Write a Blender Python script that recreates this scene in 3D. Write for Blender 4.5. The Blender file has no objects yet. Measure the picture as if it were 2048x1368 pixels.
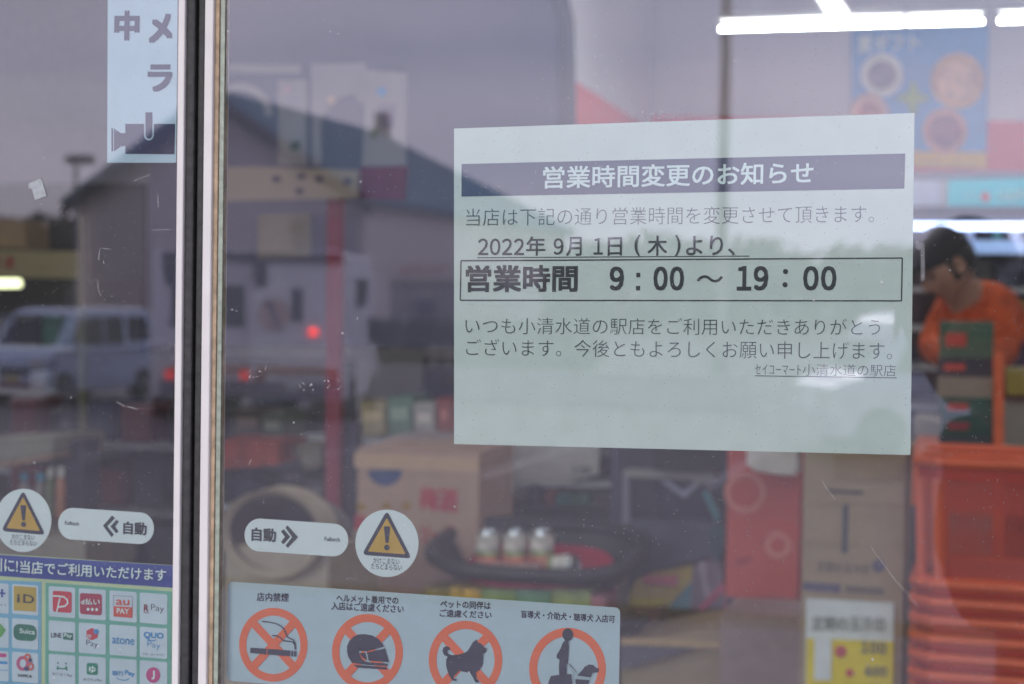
import bpy, math, random
from mathutils import Vector, Matrix
from mathutils.geometry import tessellate_polygon
random.seed(7)
S = bpy.context.scene
C = S.collection
R = math.radians
PI = math.pi

# ------------------------------------------------------------------ camera
F_MM, PHI, PITCH, ROLL, DIST, EYE = 58.0, R(16.1), R(1.63), 0.016, 1.05, 1.6
FPX = F_MM / 36 * 2048
CAM = Vector((0, -DIST, EYE))
fwd = Vector((-math.sin(PHI) * math.cos(PITCH), math.cos(PHI) * math.cos(PITCH), -math.sin(PITCH)))
rt = fwd.cross(Vector((0, 0, 1))).normalized()
up = rt.cross(fwd).normalized()
rt2 = rt * math.cos(ROLL) + up * math.sin(ROLL)
up2 = up * math.cos(ROLL) - rt * math.sin(ROLL)
cd = bpy.data.cameras.new('camera'); cam = bpy.data.objects.new('camera', cd); C.objects.link(cam)
m3 = Matrix((rt2, up2, -fwd)).transposed()
cam.matrix_world = Matrix.Translation(CAM) @ m3.to_4x4()
cd.lens = F_MM; cd.sensor_width = 36; cd.clip_start = 0.02; cd.clip_end = 3000
cd.dof.use_dof = True; cd.dof.focus_distance = 1.06; cd.dof.aperture_fstop = 8.5; cd.dof.aperture_blades = 0
S.camera = cam

# ------------------------------------------------------------------ world, sun, exposure
SUN_EL, SUN_ROT = R(24), R(200)
w = bpy.data.worlds.new('World'); S.world = w; w.use_nodes = True
nt = w.node_tree; nt.nodes.clear()
def N(t, **k):
    n = nt.nodes.new(t)
    for a, b in k.items(): setattr(n, a, b)
    return n
sky = N('ShaderNodeTexSky', sky_type='NISHITA', sun_disc=False, sun_elevation=SUN_EL, sun_rotation=SUN_ROT)
tc = N('ShaderNodeTexCoord'); mp = N('ShaderNodeMapping'); mp.inputs['Scale'].default_value = (1.3, 1.3, 9)
nz = N('ShaderNodeTexNoise'); nz.inputs['Scale'].default_value = 1.6; nz.inputs['Detail'].default_value = 5; nz.inputs['Roughness'].default_value = .5
cr = N('ShaderNodeValToRGB')
cr.color_ramp.elements[0].position = .33; cr.color_ramp.elements[0].color = (.60, .66, .92, 1)
cr.color_ramp.elements[1].position = .68; cr.color_ramp.elements[1].color = (1.08, 1.04, 1.24, 1)
mul = N('ShaderNodeVectorMath', operation='SCALE')
sx_ = N('ShaderNodeSeparateXYZ'); mrg = N('ShaderNodeMapRange'); mrg.inputs['From Min'].default_value = -.62; mrg.inputs['From Max'].default_value = .05; mrg.inputs['To Min'].default_value = 5.4; mrg.inputs['To Max'].default_value = 10.6   # cloud cover thicker to one side
mx = N('ShaderNodeMix', data_type='RGBA'); mx.inputs['Factor'].default_value = .9
bg = N('ShaderNodeBackground'); bg.inputs['Strength'].default_value = .1
out = N('ShaderNodeOutputWorld')
L = nt.links.new
L(tc.outputs['Generated'], mp.inputs['Vector']); L(mp.outputs[0], nz.inputs['Vector']); L(nz.outputs['Fac'], cr.inputs[0])
L(cr.outputs[0], mul.inputs[0]); L(tc.outputs['Generated'], sx_.inputs[0]); L(sx_.outputs[0], mrg.inputs['Value']); L(mrg.outputs[0], mul.inputs['Scale']); L(sky.outputs[0], mx.inputs['A']); L(mul.outputs[0], mx.inputs['B'])
L(mx.outputs['Result'], bg.inputs[0]); L(bg.outputs[0], out.inputs[0])
sd = bpy.data.lights.new('sun', 'SUN'); sd.energy = .5; sd.angle = R(20); sd.color = (1, .95, .9)
sun = bpy.data.objects.new('sun', sd); C.objects.link(sun)
sun.rotation_euler = Vector((math.sin(SUN_ROT) * math.cos(SUN_EL), math.cos(SUN_ROT) * math.cos(SUN_EL), math.sin(SUN_EL))).to_track_quat('Z', 'Y').to_euler()
S.view_settings.view_transform = 'Standard'; S.view_settings.look = 'None'
S.view_settings.exposure = 1.35; S.view_settings.gamma = 1; S.view_settings.use_curve_mapping = False
S.render.engine = 'CYCLES'; S.cycles.use_denoising = True; S.cycles.max_bounces = 8; S.cycles.transparent_max_bounces = 16
S.cycles.caustics_reflective = False; S.cycles.sample_clamp_indirect = 6

# ------------------------------------------------------------------ pixel -> place helpers
def ray(px, py):
    return fwd * FPX + rt2 * (px - 1024) - up2 * (py - 684)
def P(px, py, y=0.0):                       # point of the plane Y = y seen at that pixel of the photograph
    d = ray(px, py); t = (y - CAM.y) / d.y
    return CAM + d * t
def Vz(px, py, z):                          # point of height z (in the room's or mirror's space)
    d = ray(px, py); t = (z - CAM.z) / d.z
    return CAM + d * t
def real(v):                                # mirror-space -> real street side
    return Vector((v.x, -v.y, v.z))

# ------------------------------------------------------------------ materials
def lin(c):
    return tuple(((x / 255) / 12.92 if x / 255 < .04045 else ((x / 255 + .055) / 1.055) ** 2.4) for x in c) + (1,)
MATS = {}
def M(name, col=(128, 128, 128), rough=.6, metal=0, nscale=30, namt=.10, bump=0, emit=0, spec=.5, alpha=1, coat=0):
    if name in MATS: return MATS[name]
    m = bpy.data.materials.new(name); MATS[name] = m; m.use_nodes = True
    t = m.node_tree; b = t.nodes['Principled BSDF']; l = t.links.new
    c = lin(col)
    g = t.nodes.new('ShaderNodeTexCoord'); n = t.nodes.new('ShaderNodeTexNoise')
    n.inputs['Scale'].default_value = nscale; n.inputs['Detail'].default_value = 6
    l(g.outputs['Object'], n.inputs['Vector'])
    mr = t.nodes.new('ShaderNodeMapRange'); mr.inputs['From Min'].default_value = .3; mr.inputs['From Max'].default_value = .7
    mr.inputs['To Min'].default_value = 1 - namt; mr.inputs['To Max'].default_value = 1 + namt * .6
    l(n.outputs['Fac'], mr.inputs['Value'])
    v = t.nodes.new('ShaderNodeVectorMath'); v.operation = 'SCALE'; v.inputs[0].default_value = c[:3]
    l(mr.outputs[0], v.inputs['Scale']); l(v.outputs[0], b.inputs['Base Color'])
    b.inputs['Roughness'].default_value = rough; b.inputs['Metallic'].default_value = metal
    b.inputs['Specular IOR Level'].default_value = spec
    b.inputs['Alpha'].default_value = alpha; b.inputs['Coat Weight'].default_value = coat
    if bump:
        bp = t.nodes.new('ShaderNodeBump'); bp.inputs['Strength'].default_value = bump; bp.inputs['Distance'].default_value = .01
        l(n.outputs['Fac'], bp.inputs['Height']); l(bp.outputs[0], b.inputs['Normal'])
    if emit:
        l(v.outputs[0], b.inputs['Emission Color']); b.inputs['Emission Strength'].default_value = emit
    return m

def glass_mat(name, tint, refl):
    m = bpy.data.materials.new(name); m.use_nodes = True; t = m.node_tree; t.nodes.clear(); l = t.links.new
    n = t.nodes.new
    tr = n('ShaderNodeBsdfTransparent'); tr.inputs[0].default_value = tint
    gl = n('ShaderNodeBsdfGlossy'); gl.inputs['Roughness'].default_value = 0; gl.inputs['Color'].default_value = (.88, .87, 1, 1)
    fr = n('ShaderNodeFresnel'); fr.inputs['IOR'].default_value = 1.5
    ma = n('ShaderNodeMath'); ma.operation = 'ADD'; ma.inputs[1].default_value = refl
    mx1 = n('ShaderNodeMixShader'); l(fr.outputs[0], ma.inputs[0]); l(ma.outputs[0], mx1.inputs[0]); l(tr.outputs[0], mx1.inputs[1]); l(gl.outputs[0], mx1.inputs[2])
    co = n('ShaderNodeTexCoord'); df = n('ShaderNodeBsdfDiffuse'); df.inputs[0].default_value = (.75, .75, .73, 1)
    def specks(scale, gate, size):
        vo = n('ShaderNodeTexVoronoi'); vo.inputs['Scale'].default_value = scale; l(co.outputs['Object'], vo.inputs['Vector'])
        se = n('ShaderNodeSeparateColor'); l(vo.outputs['Color'], se.inputs[0])
        a = n('ShaderNodeMath'); a.operation = 'GREATER_THAN'; a.inputs[1].default_value = gate; l(se.outputs[0], a.inputs[0])
        b = n('ShaderNodeMath'); b.operation = 'LESS_THAN'; b.inputs[1].default_value = size; l(vo.outputs['Distance'], b.inputs[0])
        c = n('ShaderNodeMath'); c.operation = 'MULTIPLY'; l(a.outputs[0], c.inputs[0]); l(b.outputs[0], c.inputs[1])
        return c
    s1 = specks(520, .86, .16); s2 = specks(170, .975, .13)
    sm = n('ShaderNodeTexNoise'); sm.inputs['Scale'].default_value = 5; sm.inputs['Detail'].default_value = 8; l(co.outputs['Object'], sm.inputs['Vector'])
    mr = n('ShaderNodeMapRange'); mr.inputs['From Min'].default_value = .35; mr.inputs['From Max'].default_value = .8
    mr.inputs['To Min'].default_value = .012; mr.inputs['To Max'].default_value = .045; l(sm.outputs['Fac'], mr.inputs['Value'])
    ad = n('ShaderNodeMath'); ad.operation = 'MAXIMUM'; l(s1.outputs[0], ad.inputs[0]); l(s2.outputs[0], ad.inputs[1])
    sc = n('ShaderNodeMath'); sc.operation = 'MULTIPLY_ADD'; sc.inputs[1].default_value = .38; l(ad.outputs[0], sc.inputs[0]); l(mr.outputs[0], sc.inputs[2])
    mx2 = n('ShaderNodeMixShader'); l(sc.outputs[0], mx2.inputs[0]); l(mx1.outputs[0], mx2.inputs[1]); l(df.outputs[0], mx2.inputs[2])
    o = n('ShaderNodeOutputMaterial'); l(mx2.outputs[0], o.inputs[0])
    return m
def clear_mat(name, tint):
    m = bpy.data.materials.new(name); m.use_nodes = True; t = m.node_tree; t.nodes.clear()
    tr = t.nodes.new('ShaderNodeBsdfTransparent'); tr.inputs[0].default_value = tint
    o = t.nodes.new('ShaderNodeOutputMaterial'); t.links.new(tr.outputs[0], o.inputs[0]); return m
def sheet_mat(name, col, trans=.2, nscale=60, namt=.03):
    m = bpy.data.materials.new(name); m.use_nodes = True; t = m.node_tree; t.nodes.clear(); l = t.links.new; n = t.nodes.new
    c = lin(col)
    g = n('ShaderNodeTexCoord'); no = n('ShaderNodeTexNoise'); no.inputs['Scale'].default_value = nscale; no.inputs['Detail'].default_value = 5; l(g.outputs['Object'], no.inputs['Vector'])
    mr = n('ShaderNodeMapRange'); mr.inputs['From Min'].default_value = .3; mr.inputs['From Max'].default_value = .7; mr.inputs['To Min'].default_value = 1 - namt; mr.inputs['To Max'].default_value = 1 + namt
    l(no.outputs['Fac'], mr.inputs['Value'])
    v = n('ShaderNodeVectorMath'); v.operation = 'SCALE'; v.inputs[0].default_value = c[:3]; l(mr.outputs[0], v.inputs['Scale'])
    a = n('ShaderNodeBsdfDiffuse'); b = n('ShaderNodeBsdfTranslucent'); l(v.outputs[0], a.inputs[0]); l(v.outputs[0], b.inputs[0])
    x = n('ShaderNodeMixShader'); x.inputs[0].default_value = trans; l(a.outputs[0], x.inputs[1]); l(b.outputs[0], x.inputs[2])
    o = n('ShaderNodeOutputMaterial'); l(x.outputs[0], o.inputs[0]); MATS[name] = m; return m

# ------------------------------------------------------------------ mesh builder
class MB:
    def __init__(s): s.v = []; s.f = []; s.mi = []; s.cur = 0
    def add(s, vs, fs):
        k = len(s.v); s.v += [Vector(v) for v in vs]
        for f in fs: s.f.append([i + k for i in f]); s.mi.append(s.cur)
        return s
    def box(s, c, d, rz=0, rx=0, ry=0):
        m = Matrix.Rotation(rz, 3, 'Z') @ Matrix.Rotation(ry, 3, 'Y') @ Matrix.Rotation(rx, 3, 'X')
        vs = [Vector(c) + m @ Vector((x * d[0] / 2, y * d[1] / 2, z * d[2] / 2)) for x in (-1, 1) for y in (-1, 1) for z in (-1, 1)]
        return s.add(vs, [(0, 1, 3, 2), (4, 6, 7, 5), (0, 4, 5, 1), (2, 3, 7, 6), (0, 2, 6, 4), (1, 5, 7, 3)])
    def box2(s, a, b):
        a = Vector(a); b = Vector(b); return s.box((a + b) / 2, (abs(b.x - a.x), abs(b.y - a.y), abs(b.z - a.z)))
    def poly(s, pts):                              # flat polygon, any outline
        tri = tessellate_polygon([[Vector(p) for p in pts]])
        return s.add(pts, [tuple(t) for t in tri])
    def prism(s, pts, off):
        n = len(pts); off = Vector(off)
        a = [Vector(p) for p in pts]; b = [p + off for p in a]
        tri = [tuple(t) for t in tessellate_polygon([a])]
        return s.add(a + b, tri + [tuple(i + n for i in reversed(t)) for t in tri] + [(i, (i + 1) % n, (i + 1) % n + n, i + n) for i in range(n)])
    def tube(s, pts, r, n=8, cap=True):
        pts = [Vector(p) for p in pts]; k0 = len(s.v); rs = r if isinstance(r, (list, tuple)) else [r] * len(pts)
        ref = None
        for i, p in enumerate(pts):
            d = (pts[min(i + 1, len(pts) - 1)] - pts[max(i - 1, 0)]).normalized()
            if ref is None: ref = d.orthogonal().normalized()
            a = (ref - d * ref.dot(d)).normalized(); b = d.cross(a); ref = a
            for j in range(n):
                t = 2 * PI * j / n; s.v.append(p + (a * math.cos(t) + b * math.sin(t)) * rs[i])
        for i in range(len(pts) - 1):
            for j in range(n):
                s.f.append([k0 + i * n + j, k0 + i * n + (j + 1) % n, k0 + (i + 1) * n + (j + 1) % n, k0 + (i + 1) * n + j]); s.mi.append(s.cur)
        if cap:
            s.f.append([k0 + j for j in range(n)][::-1]); s.mi.append(s.cur)
            s.f.append([k0 + (len(pts) - 1) * n + j for j in range(n)]); s.mi.append(s.cur)
        return s
    def lathe(s, c, prof, n=16, axis='Z'):          # prof: (radius, height)
        k0 = len(s.v); c = Vector(c)
        for r, h in prof:
            for j in range(n):
                t = 2 * PI * j / n; q = Vector((r * math.cos(t), r * math.sin(t), h))
                if axis == 'Y': q = Vector((q.x, q.z, q.y))
                if axis == 'X': q = Vector((q.z, q.x, q.y))
                s.v.append(c + q)
        for i in range(len(prof) - 1):
            for j in range(n):
                s.f.append([k0 + i * n + j, k0 + i * n + (j + 1) % n, k0 + (i + 1) * n + (j + 1) % n, k0 + (i + 1) * n + j]); s.mi.append(s.cur)
        return s
    def slab(s, pts, y, t):                         # photo outline on plane Y=y, real thickness t away from the door
        return s.prism([P(a, b, y) for a, b in pts], (0, t, 0))
    def flat(s, pts, y):
        return s.poly([P(a, b, y) for a, b in pts])
    def mslab(s, pts, y, t):                        # the same for the street side (mirror image)
        return s.prism([real(P(a, b, y)) for a, b in pts], (0, -t, 0))
    def ring(s, cx, cy, rx, ry, rx2, ry2, y, n=48, a0=0, a1=2 * PI):
        vs = []
        for i in range(n + 1):
            t = a0 + (a1 - a0) * i / n
            vs += [P(cx + rx * math.cos(t), cy + ry * math.sin(t), y), P(cx + rx2 * math.cos(t), cy + ry2 * math.sin(t), y)]
        return s.add(vs, [(2 * i, 2 * i + 1, 2 * i + 3, 2 * i + 2) for i in range(n)])
    def build(s, name, mats, parent=None, smooth=False, kind=None):
        if not isinstance(mats, (list, tuple)): mats = [mats]
        me = bpy.data.meshes.new(name)
        o = bpy.data.objects.new(name, me); C.objects.link(o)
        off = Vector((0, 0, 0)); p = parent
        while p is not None: off += p.location; p = p.parent
        if parent is None and s.v:
            xs = [v.x for v in s.v]; ys = [v.y for v in s.v]; zs = [v.z for v in s.v]
            off = Vector(((min(xs) + max(xs)) / 2, (min(ys) + max(ys)) / 2, min(zs))); o.location = off
        me.from_pydata([v - off for v in s.v], [], s.f)
        for m in mats: me.materials.append(m)
        me.polygons.foreach_set('material_index', s.mi)
        import bmesh
        b = bmesh.new(); b.from_mesh(me); bmesh.ops.recalc_face_normals(b, faces=b.faces); b.to_mesh(me); b.free()
        if smooth:
            me.polygons.foreach_set('use_smooth', [True] * len(me.polygons))
            try: me.set_sharp_from_angle(angle=R(35))
            except Exception: pass
        me.update()
        if parent: o.parent = parent
        if kind is None and name in ('logo', 'print_highlight', 'lettering', 'print', 'lattice'): kind = 'stuff'      # flat print, too small to pick apart
        if kind: o['kind'] = kind
        return o
def tag(o, label, cat, group=None):
    o['label'] = label; o['category'] = cat
    if group: o['group'] = group
    return o
def thing(name, label, cat, loc, group=None):
    o = bpy.data.objects.new(name, None); C.objects.link(o); o.location = Vector(loc); o.empty_display_size = .1
    return tag(o, label, cat, group)
def kids(o): return [c for c in bpy.data.objects if c.parent == o]
def copy_tree(o, parent=None, name=None):
    c = o.copy(); C.objects.link(c); c.parent = parent
    for ch in kids(o): copy_tree(ch, c)
    return c
def bevel(o, wd, seg=2):
    m = o.modifiers.new('bevel', 'BEVEL'); m.width = wd; m.segments = seg; m.limit_method = 'ANGLE'; return o

# lettering: the glyphs come from Blender's own built-in font
TC = {}
def glyphs(txt, off):
    k = (txt, off)
    if k not in TC:
        c = bpy.data.curves.new('lettering', 'FONT'); c.body = txt; c.offset = off; c.resolution_u = 3
        o = bpy.data.objects.new('lettering', c); me = o.to_mesh()
        vs = [v.co.copy() for v in me.vertices]; fs = [list(p.vertices) for p in me.polygons]
        o.to_mesh_clear(); bpy.data.objects.remove(o); bpy.data.curves.remove(c)
        x0 = min(v.x for v in vs); x1 = max(v.x for v in vs); y0 = min(v.y for v in vs); y1 = max(v.y for v in vs)
        TC[k] = ([((v.x - x0) / (x1 - x0), (v.y - y0) / (y1 - y0)) for v in vs], fs)
    return TC[k]
def text(mb, txt, x0, yb0, x1, yb1, h, y, off=0.0, h1=None, mir=False):
    bold = max(0, off) * 1.05; off = min(off, 0)
    vs, fs = glyphs(txt, off); h1 = h1 or h
    e = bold * h
    sh = [(0, 0)] if bold == 0 else [(-e, -e), (e, -e), (-e, e), (e, e), (0, 0), (-e, 0), (e, 0)]
    for k, (sx, sy) in enumerate(sh):
        pts = []
        for u, v in vs:
            hh = h + (h1 - h) * u - 2 * e
            px = x0 + e + sx + (x1 - x0 - 2 * e) * u + ROLL * hh * v; py = yb0 - e + sy + (yb1 - yb0) * u - hh * v
            p = P(px, py, y - .00002 * k); pts.append(real(p) if mir else p)
        mb.add(pts, fs)
def digits(mb, txt, x0, yb, x1, h, y, off=0.0, yb1=None, mir=False):
    n = len(txt); cw = (x1 - x0) / (n - .12 * (n > 0)); yb1 = yb if yb1 is None else yb1
    for i, ch in enumerate(txt):
        a = x0 + cw * i; b_ = a + cw * .86; q = yb + (yb1 - yb) * i / max(1, n)
        if n == 1: a, b_ = x0, x1
        text(mb, chr(ord(ch) + 0xFEE0), a, q, b_, q, h, y, off, mir=mir)
def rpoly(pts, r, n=6):                      # rounded polygon outline in pixels
    o = []; k = len(pts)
    for i in range(k):
        p = Vector(pts[i] + (0,)) if len(pts[i]) == 2 else Vector(pts[i])
        a = (Vector((*pts[i - 1][:2], 0)) - p); b = (Vector((*pts[(i + 1) % k][:2], 0)) - p)
        rr = min(r, a.length / 2.1, b.length / 2.1); A = p + a.normalized() * rr; B = p + b.normalized() * rr
        for j in range(n + 1):
            t = j / n; q = A * (1 - t) ** 2 + p * 2 * t * (1 - t) + B * t * t; o.append((q.x, q.y))
    return o
def ell(cx, cy, rx, ry, n=32): return [(cx + rx * math.cos(2 * PI * i / n), cy + ry * math.sin(2 * PI * i / n)) for i in range(n)]
def stroke(pts, wd):                          # thick polyline outline
    l, r_ = [], []
    for i, p in enumerate(pts):
        a = pts[max(i - 1, 0)]; b = pts[min(i + 1, len(pts) - 1)]
        dx, dy = b[0] - a[0], b[1] - a[1]; q = math.hypot(dx, dy) or 1
        l.append((p[0] - dy / q * wd / 2, p[1] + dx / q * wd / 2)); r_.append((p[0] + dy / q * wd / 2, p[1] - dx / q * wd / 2))
    return l + r_[::-1]
def zc(ox, oy, s, pts): return [(ox + a / s, oy + b / s) for a, b in pts]

GZ = -.5
# ------------------------------------------------------------------ ground, store shell
m_asph = M('wet_asphalt', (116, 110, 110), rough=.75, spec=.25, nscale=3, namt=.35, bump=.3)
m_pave = M('concrete_paving', (120, 116, 114), rough=.7, nscale=12, namt=.2, bump=.2)
g = MB(); prof = [(-1.6, -.02), (-3.6, -.16), (-5.2, -.18), (-9, GZ), (-700, GZ)]
vs = []
for y, z in prof: vs += [(-700, y, z), (700, y, z)]
g.add(vs, [(2 * i, 2 * i + 1, 2 * i + 3, 2 * i + 2) for i in range(len(prof) - 1)])
g.add([(-700, -1.6, -.02), (700, -1.6, -.02), (700, -1.6, -.5), (-700, -1.6, -.5)], [(0, 1, 2, 3)])
g.add([(-700, 7.2, -.5), (700, 7.2, -.5), (700, 700, -.5), (-700, 700, -.5), (-700, -1.6, -.5), (700, -1.6, -.5)], [(0, 1, 2, 3), (4, 5, 1, 0)])
g.build('car_park', m_asph, kind='structure')
MB().box2((-9, -1.6, -.45), (9, 0.03, -.002)).build('pavement', m_pave, kind='structure')
k = MB().box2((-9, -1.75, -.45), (9, -1.603, .0)).build('kerb', M('kerb_concrete', (150, 146, 140), nscale=20, namt=.2), kind='structure')
# painted bay lines, standing on the asphalt
bl = MB()
for i in range(-6, 9):
    x = i * 2.6 - 3
    bl.add([(x, -17, GZ + .005), (x + .12, -17, GZ + .005), (x + .12, -22, GZ + .005), (x, -22, GZ + .005)], [(0, 1, 2, 3)])
bl.build('bay_markings', M('worn_white_paint', (170, 168, 165), nscale=8, namt=.5), kind='structure')
dr = MB().box2((-30, -9.95, GZ - .1), (30, -9.5, GZ + .004)); dr.build('ochre_ground_strip', M('dark_ochre_strip', (92, 74, 24), rough=.85, nscale=14, namt=.5), kind='structure')  # dark ochre strip added to make a darker band in the reflection

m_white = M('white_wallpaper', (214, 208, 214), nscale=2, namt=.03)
m_dark = M('dark_trim', (34, 33, 38), rough=.5)
XL, XR, YB, CZ = -8.0, 4.5, 7.2, 3.4
MB().box2((XL, .03, -.3), (XR, YB, 0)).build('shop_floor', M('shop_floor_tiles', (120, 112, 108), rough=.35, nscale=2, namt=.12), kind='structure')
MB().box2((XL, .16, CZ), (XR, YB, CZ + .1)).build('shop_ceiling', M('ceiling_board', (205, 203, 208), nscale=3, namt=.04), kind='structure')
bw = MB().box2((XL, YB, -.3), (XR, YB + .15, CZ)).build('back_wall', m_white, kind='structure')
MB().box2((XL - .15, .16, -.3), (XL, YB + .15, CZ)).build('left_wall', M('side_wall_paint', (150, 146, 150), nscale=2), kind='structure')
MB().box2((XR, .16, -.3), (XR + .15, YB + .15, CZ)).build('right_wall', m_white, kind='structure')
m_fac = M('cream_facade_panel', (176, 170, 160), nscale=6, namt=.08)
f = MB(); f.box2((-9, 0.03, 2.36), (9, .16, 4.2)); f.box2((-9, .03, -.3), (-4.1, .16, 2.36)); f.box2((3.6, .03, -.3), (9, .16, 2.36))
f.build('front_wall', m_fac, kind='structure')
MB().box2((-9, -1.45, 2.75), (9, .028, 3.0)).build('unseen_canopy', M('unseen_canopy_soffit', (150, 148, 146), nscale=3), kind='structure')  # unseen canopy, added to cut the sky light on the notice
MB().box2((-9, .161, 3.5), (9, 7.5, 3.6)).build('roof', M('roof_sheet', (110, 110, 112), nscale=3), kind='structure')

# ------------------------------------------------------------------ glass doors and side panes
GT = .006
m_glass = glass_mat('door_glass', (.88, .94, .95, 1), .078)
m_clear = clear_mat('glass_back_face', (.97, .99, .98, 1)); m_edge = M('green_glass_edge', (158, 166, 150), rough=.25, nscale=200, namt=.25)
m_alu = M('white_painted_aluminium', (216, 211, 206), rough=.38, nscale=35, namt=.06, bump=.04)
m_gask = M('black_rubber_gasket', (50, 49, 48), rough=.62, nscale=160, namt=.35, bump=.15)
m_seal = M('aged_beige_sealant', (176, 152, 124), rough=.8, nscale=120, namt=.35, bump=.3)
def pane(x0, x1, z0, z1, parent, top_lean=0):
    b = MB(); vs = [(x0, 0, z0), (x1, 0, z0), (x1, 0, z1), (x0, 0, z1), (x0, GT, z0), (x1, GT, z0), (x1, GT, z1), (x0, GT, z1)]
    b.cur = 0; b.add(vs[:4], [(0, 1, 2, 3)]); b.cur = 1; b.add(vs[4:], [(0, 3, 2, 1)]); b.cur = 2
    b.add(vs, [(0, 4, 5, 1), (1, 5, 6, 2), (2, 6, 7, 3), (3, 7, 4, 0)])
    return b.build('glass_pane', [m_glass, m_clear, m_edge], parent)
Xp = lambda px, py=684, y=0: P(px, py, y).x
Z0, Z1 = .02, 2.33
YF = -.006                                         # front of the stiles
xa, xb, xc, xd = (Xp(v, 684, YF) for v in (349.5, 363, 384, 402.5))
xe, xf, xg = Xp(419.5, 684, YF), Xp(434, 684, -.0015), Xp(443.5, 684, -.001)
dl = thing('sliding_door', 'left glass door leaf with the payment logo sticker and white edge strip', 'door', (-1.45, 0, Z0))
pane(-1.45, xa + .006, Z0, Z1, dl)
o = MB().box2((xa, YF, Z0), (xb, .02, Z1)).build('stile', m_alu, dl); bevel(o, .0008)
o = MB().box2((xb + .0002, YF + .002, Z0), (xc - .0012, .019, Z1)).build('gasket', m_gask, dl); bevel(o, .0015)
MB().box2((-1.5, YF, Z0), (-1.452, .02, Z1)).build('stile', m_alu, dl)
MB().box2((-1.45, YF, Z0), (xa - .001, .0199, .11)).build('bottom_rail', m_alu, dl)
MB().box2((-1.45, YF, Z1 - .06), (xa - .001, .0199, Z1)).build('top_rail', m_alu, dl)
drr = thing('sliding_door', 'right glass door leaf carrying the opening hours notice', 'door', (.5, 0, Z0))
pane(xf, .55, Z0, Z1, drr)
o = MB().box2((xc + .0012, YF + .002, Z0), (xd - .0002, .019, Z1)).build('gasket', m_gask, drr); bevel(o, .0015)
o = MB().box2((xd, YF, Z0), (xe, .02, Z1)).build('stile', m_alu, drr); bevel(o, .0008)
o = MB().box2((xe + .0002, -.003, Z0), (xf - .0002, .012, Z1)).build('sealant_strip', m_seal, drr)
b = MB(); b.box2((xf + .0002, -.0016, Z0), (xg, -.0006, Z1)); b.build('glass_edge_strip', m_edge, drr)
MB().box2((.552, YF, Z0), (.6, .02, Z1)).build('stile', m_alu, drr)
MB().box2((xg + .001, YF, Z0), (.55, -.0008, .11)).build('bottom_rail', m_alu, drr)
MB().box2((xg + .001, YF, Z1 - .06), (.55, -.0008, Z1)).build('top_rail', m_alu, drr)
for nm, x0, x1, lab in (('shop_window', .68, 3.5, 'fixed glass shop window right of the sliding doors'), ('shop_window', -4.0, -1.6, 'fixed glass shop window left of the sliding doors')):
    sw = thing(nm, lab, 'window', ((x0 + x1) / 2, 0, Z0)); pane(x0, x1, Z0, Z1, sw)
    fr = MB(); fr.box2((x0 - .06, YF, Z0), (x0 - .001, .028, Z1)); fr.box2((x1 + .001, YF, Z0), (x1 + .06, .028, Z1)); fr.box2((x0 - .06, YF, Z1 + .001), (x1 + .06, .028, Z1 + .03)); fr.build('window_frame', m_alu, sw)

# ------------------------------------------------------------------ flat stickers and the notice, inside the glass
YS = .0098
def lay(k): return YS - .0004 * k
m_paper = sheet_mat('notice_paper', (234, 238, 228), .12)
m_stk = M('pale_sticker_vinyl', (226, 230, 226), rough=.5, nscale=80, namt=.03)
m_stk2 = M('grey_sticker_vinyl', (186, 200, 206), rough=.5, nscale=60, namt=.04)
m_stk3 = M('frosted_sticker_vinyl', (200, 216, 228), rough=.5, nscale=60, namt=.04)
m_ink = M('black_ink', (30, 34, 38), rough=.6, nscale=400, namt=.2)
m_ink2 = M('grey_ink', (74, 82, 84), rough=.6, nscale=400, namt=.2)
m_navy = M('navy_ink', (28, 26, 52), rough=.6, nscale=200, namt=.1)
m_band = M('slate_band_ink', (32, 46, 78), rough=.6, nscale=300, namt=.12)
m_or = M('orange_print', (244, 104, 46), rough=.55, nscale=60, namt=.05)
m_ye = M('mustard_print', (206, 156, 40), rough=.55, nscale=60, namt=.05)

# opening-hours notice
nt_ = thing('notice_sheet', 'large white paper notice of changed opening hours taped behind the right door glass', 'notice', P(1366, 900, YS))
MB().slab([(908, 257), (1829, 226), (1821, 910), (908, 888)], YS, .0003).build('paper', m_paper, nt_)
b = MB(); b.flat([(923, 328), (1810.5, 307), (1808.5, 377), (923, 393)], lay(1)); b.build('title_band', m_band, nt_)
b = MB(); text(b, '営業時間変更のお知らせ', 1085.7, 377.6, 1626.4, 367.5, 45, lay(2), .016); b.build('lettering', M('paper_white_letters', (232, 242, 236)), nt_)
b = MB()
text(b, '当店は下記の通り営業時間を変更させて頂きます。', 932, 452, 1747.6, 445, 35, lay(1), -.012)
text(b, 'いつも小清水道の駅店をご利用いただきありがとう', 930.5, 668, 1760, 671, 33, lay(1), -.010)
text(b, 'ございます。今後ともよろしくお願い申し上げます。', 932, 711.5, 1784, 719.5, 34, lay(1), -.010, h1=36)
text(b, 'ｾｲｺｰﾏｰﾄ小清水道の駅店', 1510.3, 750, 1791.4, 753, 23.5, lay(1), -.012)
b.flat([(1510, 750.6), (1793.5, 755), (1793.5, 756.6), (1510, 752.2)], lay(1))
b.build('lettering', m_ink2, nt_)
b = MB()
digits(b, '2022', 955.7, 510, 1048.5, 33, lay(1), .012); digits(b, '9', 1106.8, 509.5, 1126.5, 33, lay(1), .012); digits(b, '1', 1187, 509, 1205.5, 33, lay(1), .012)
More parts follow.
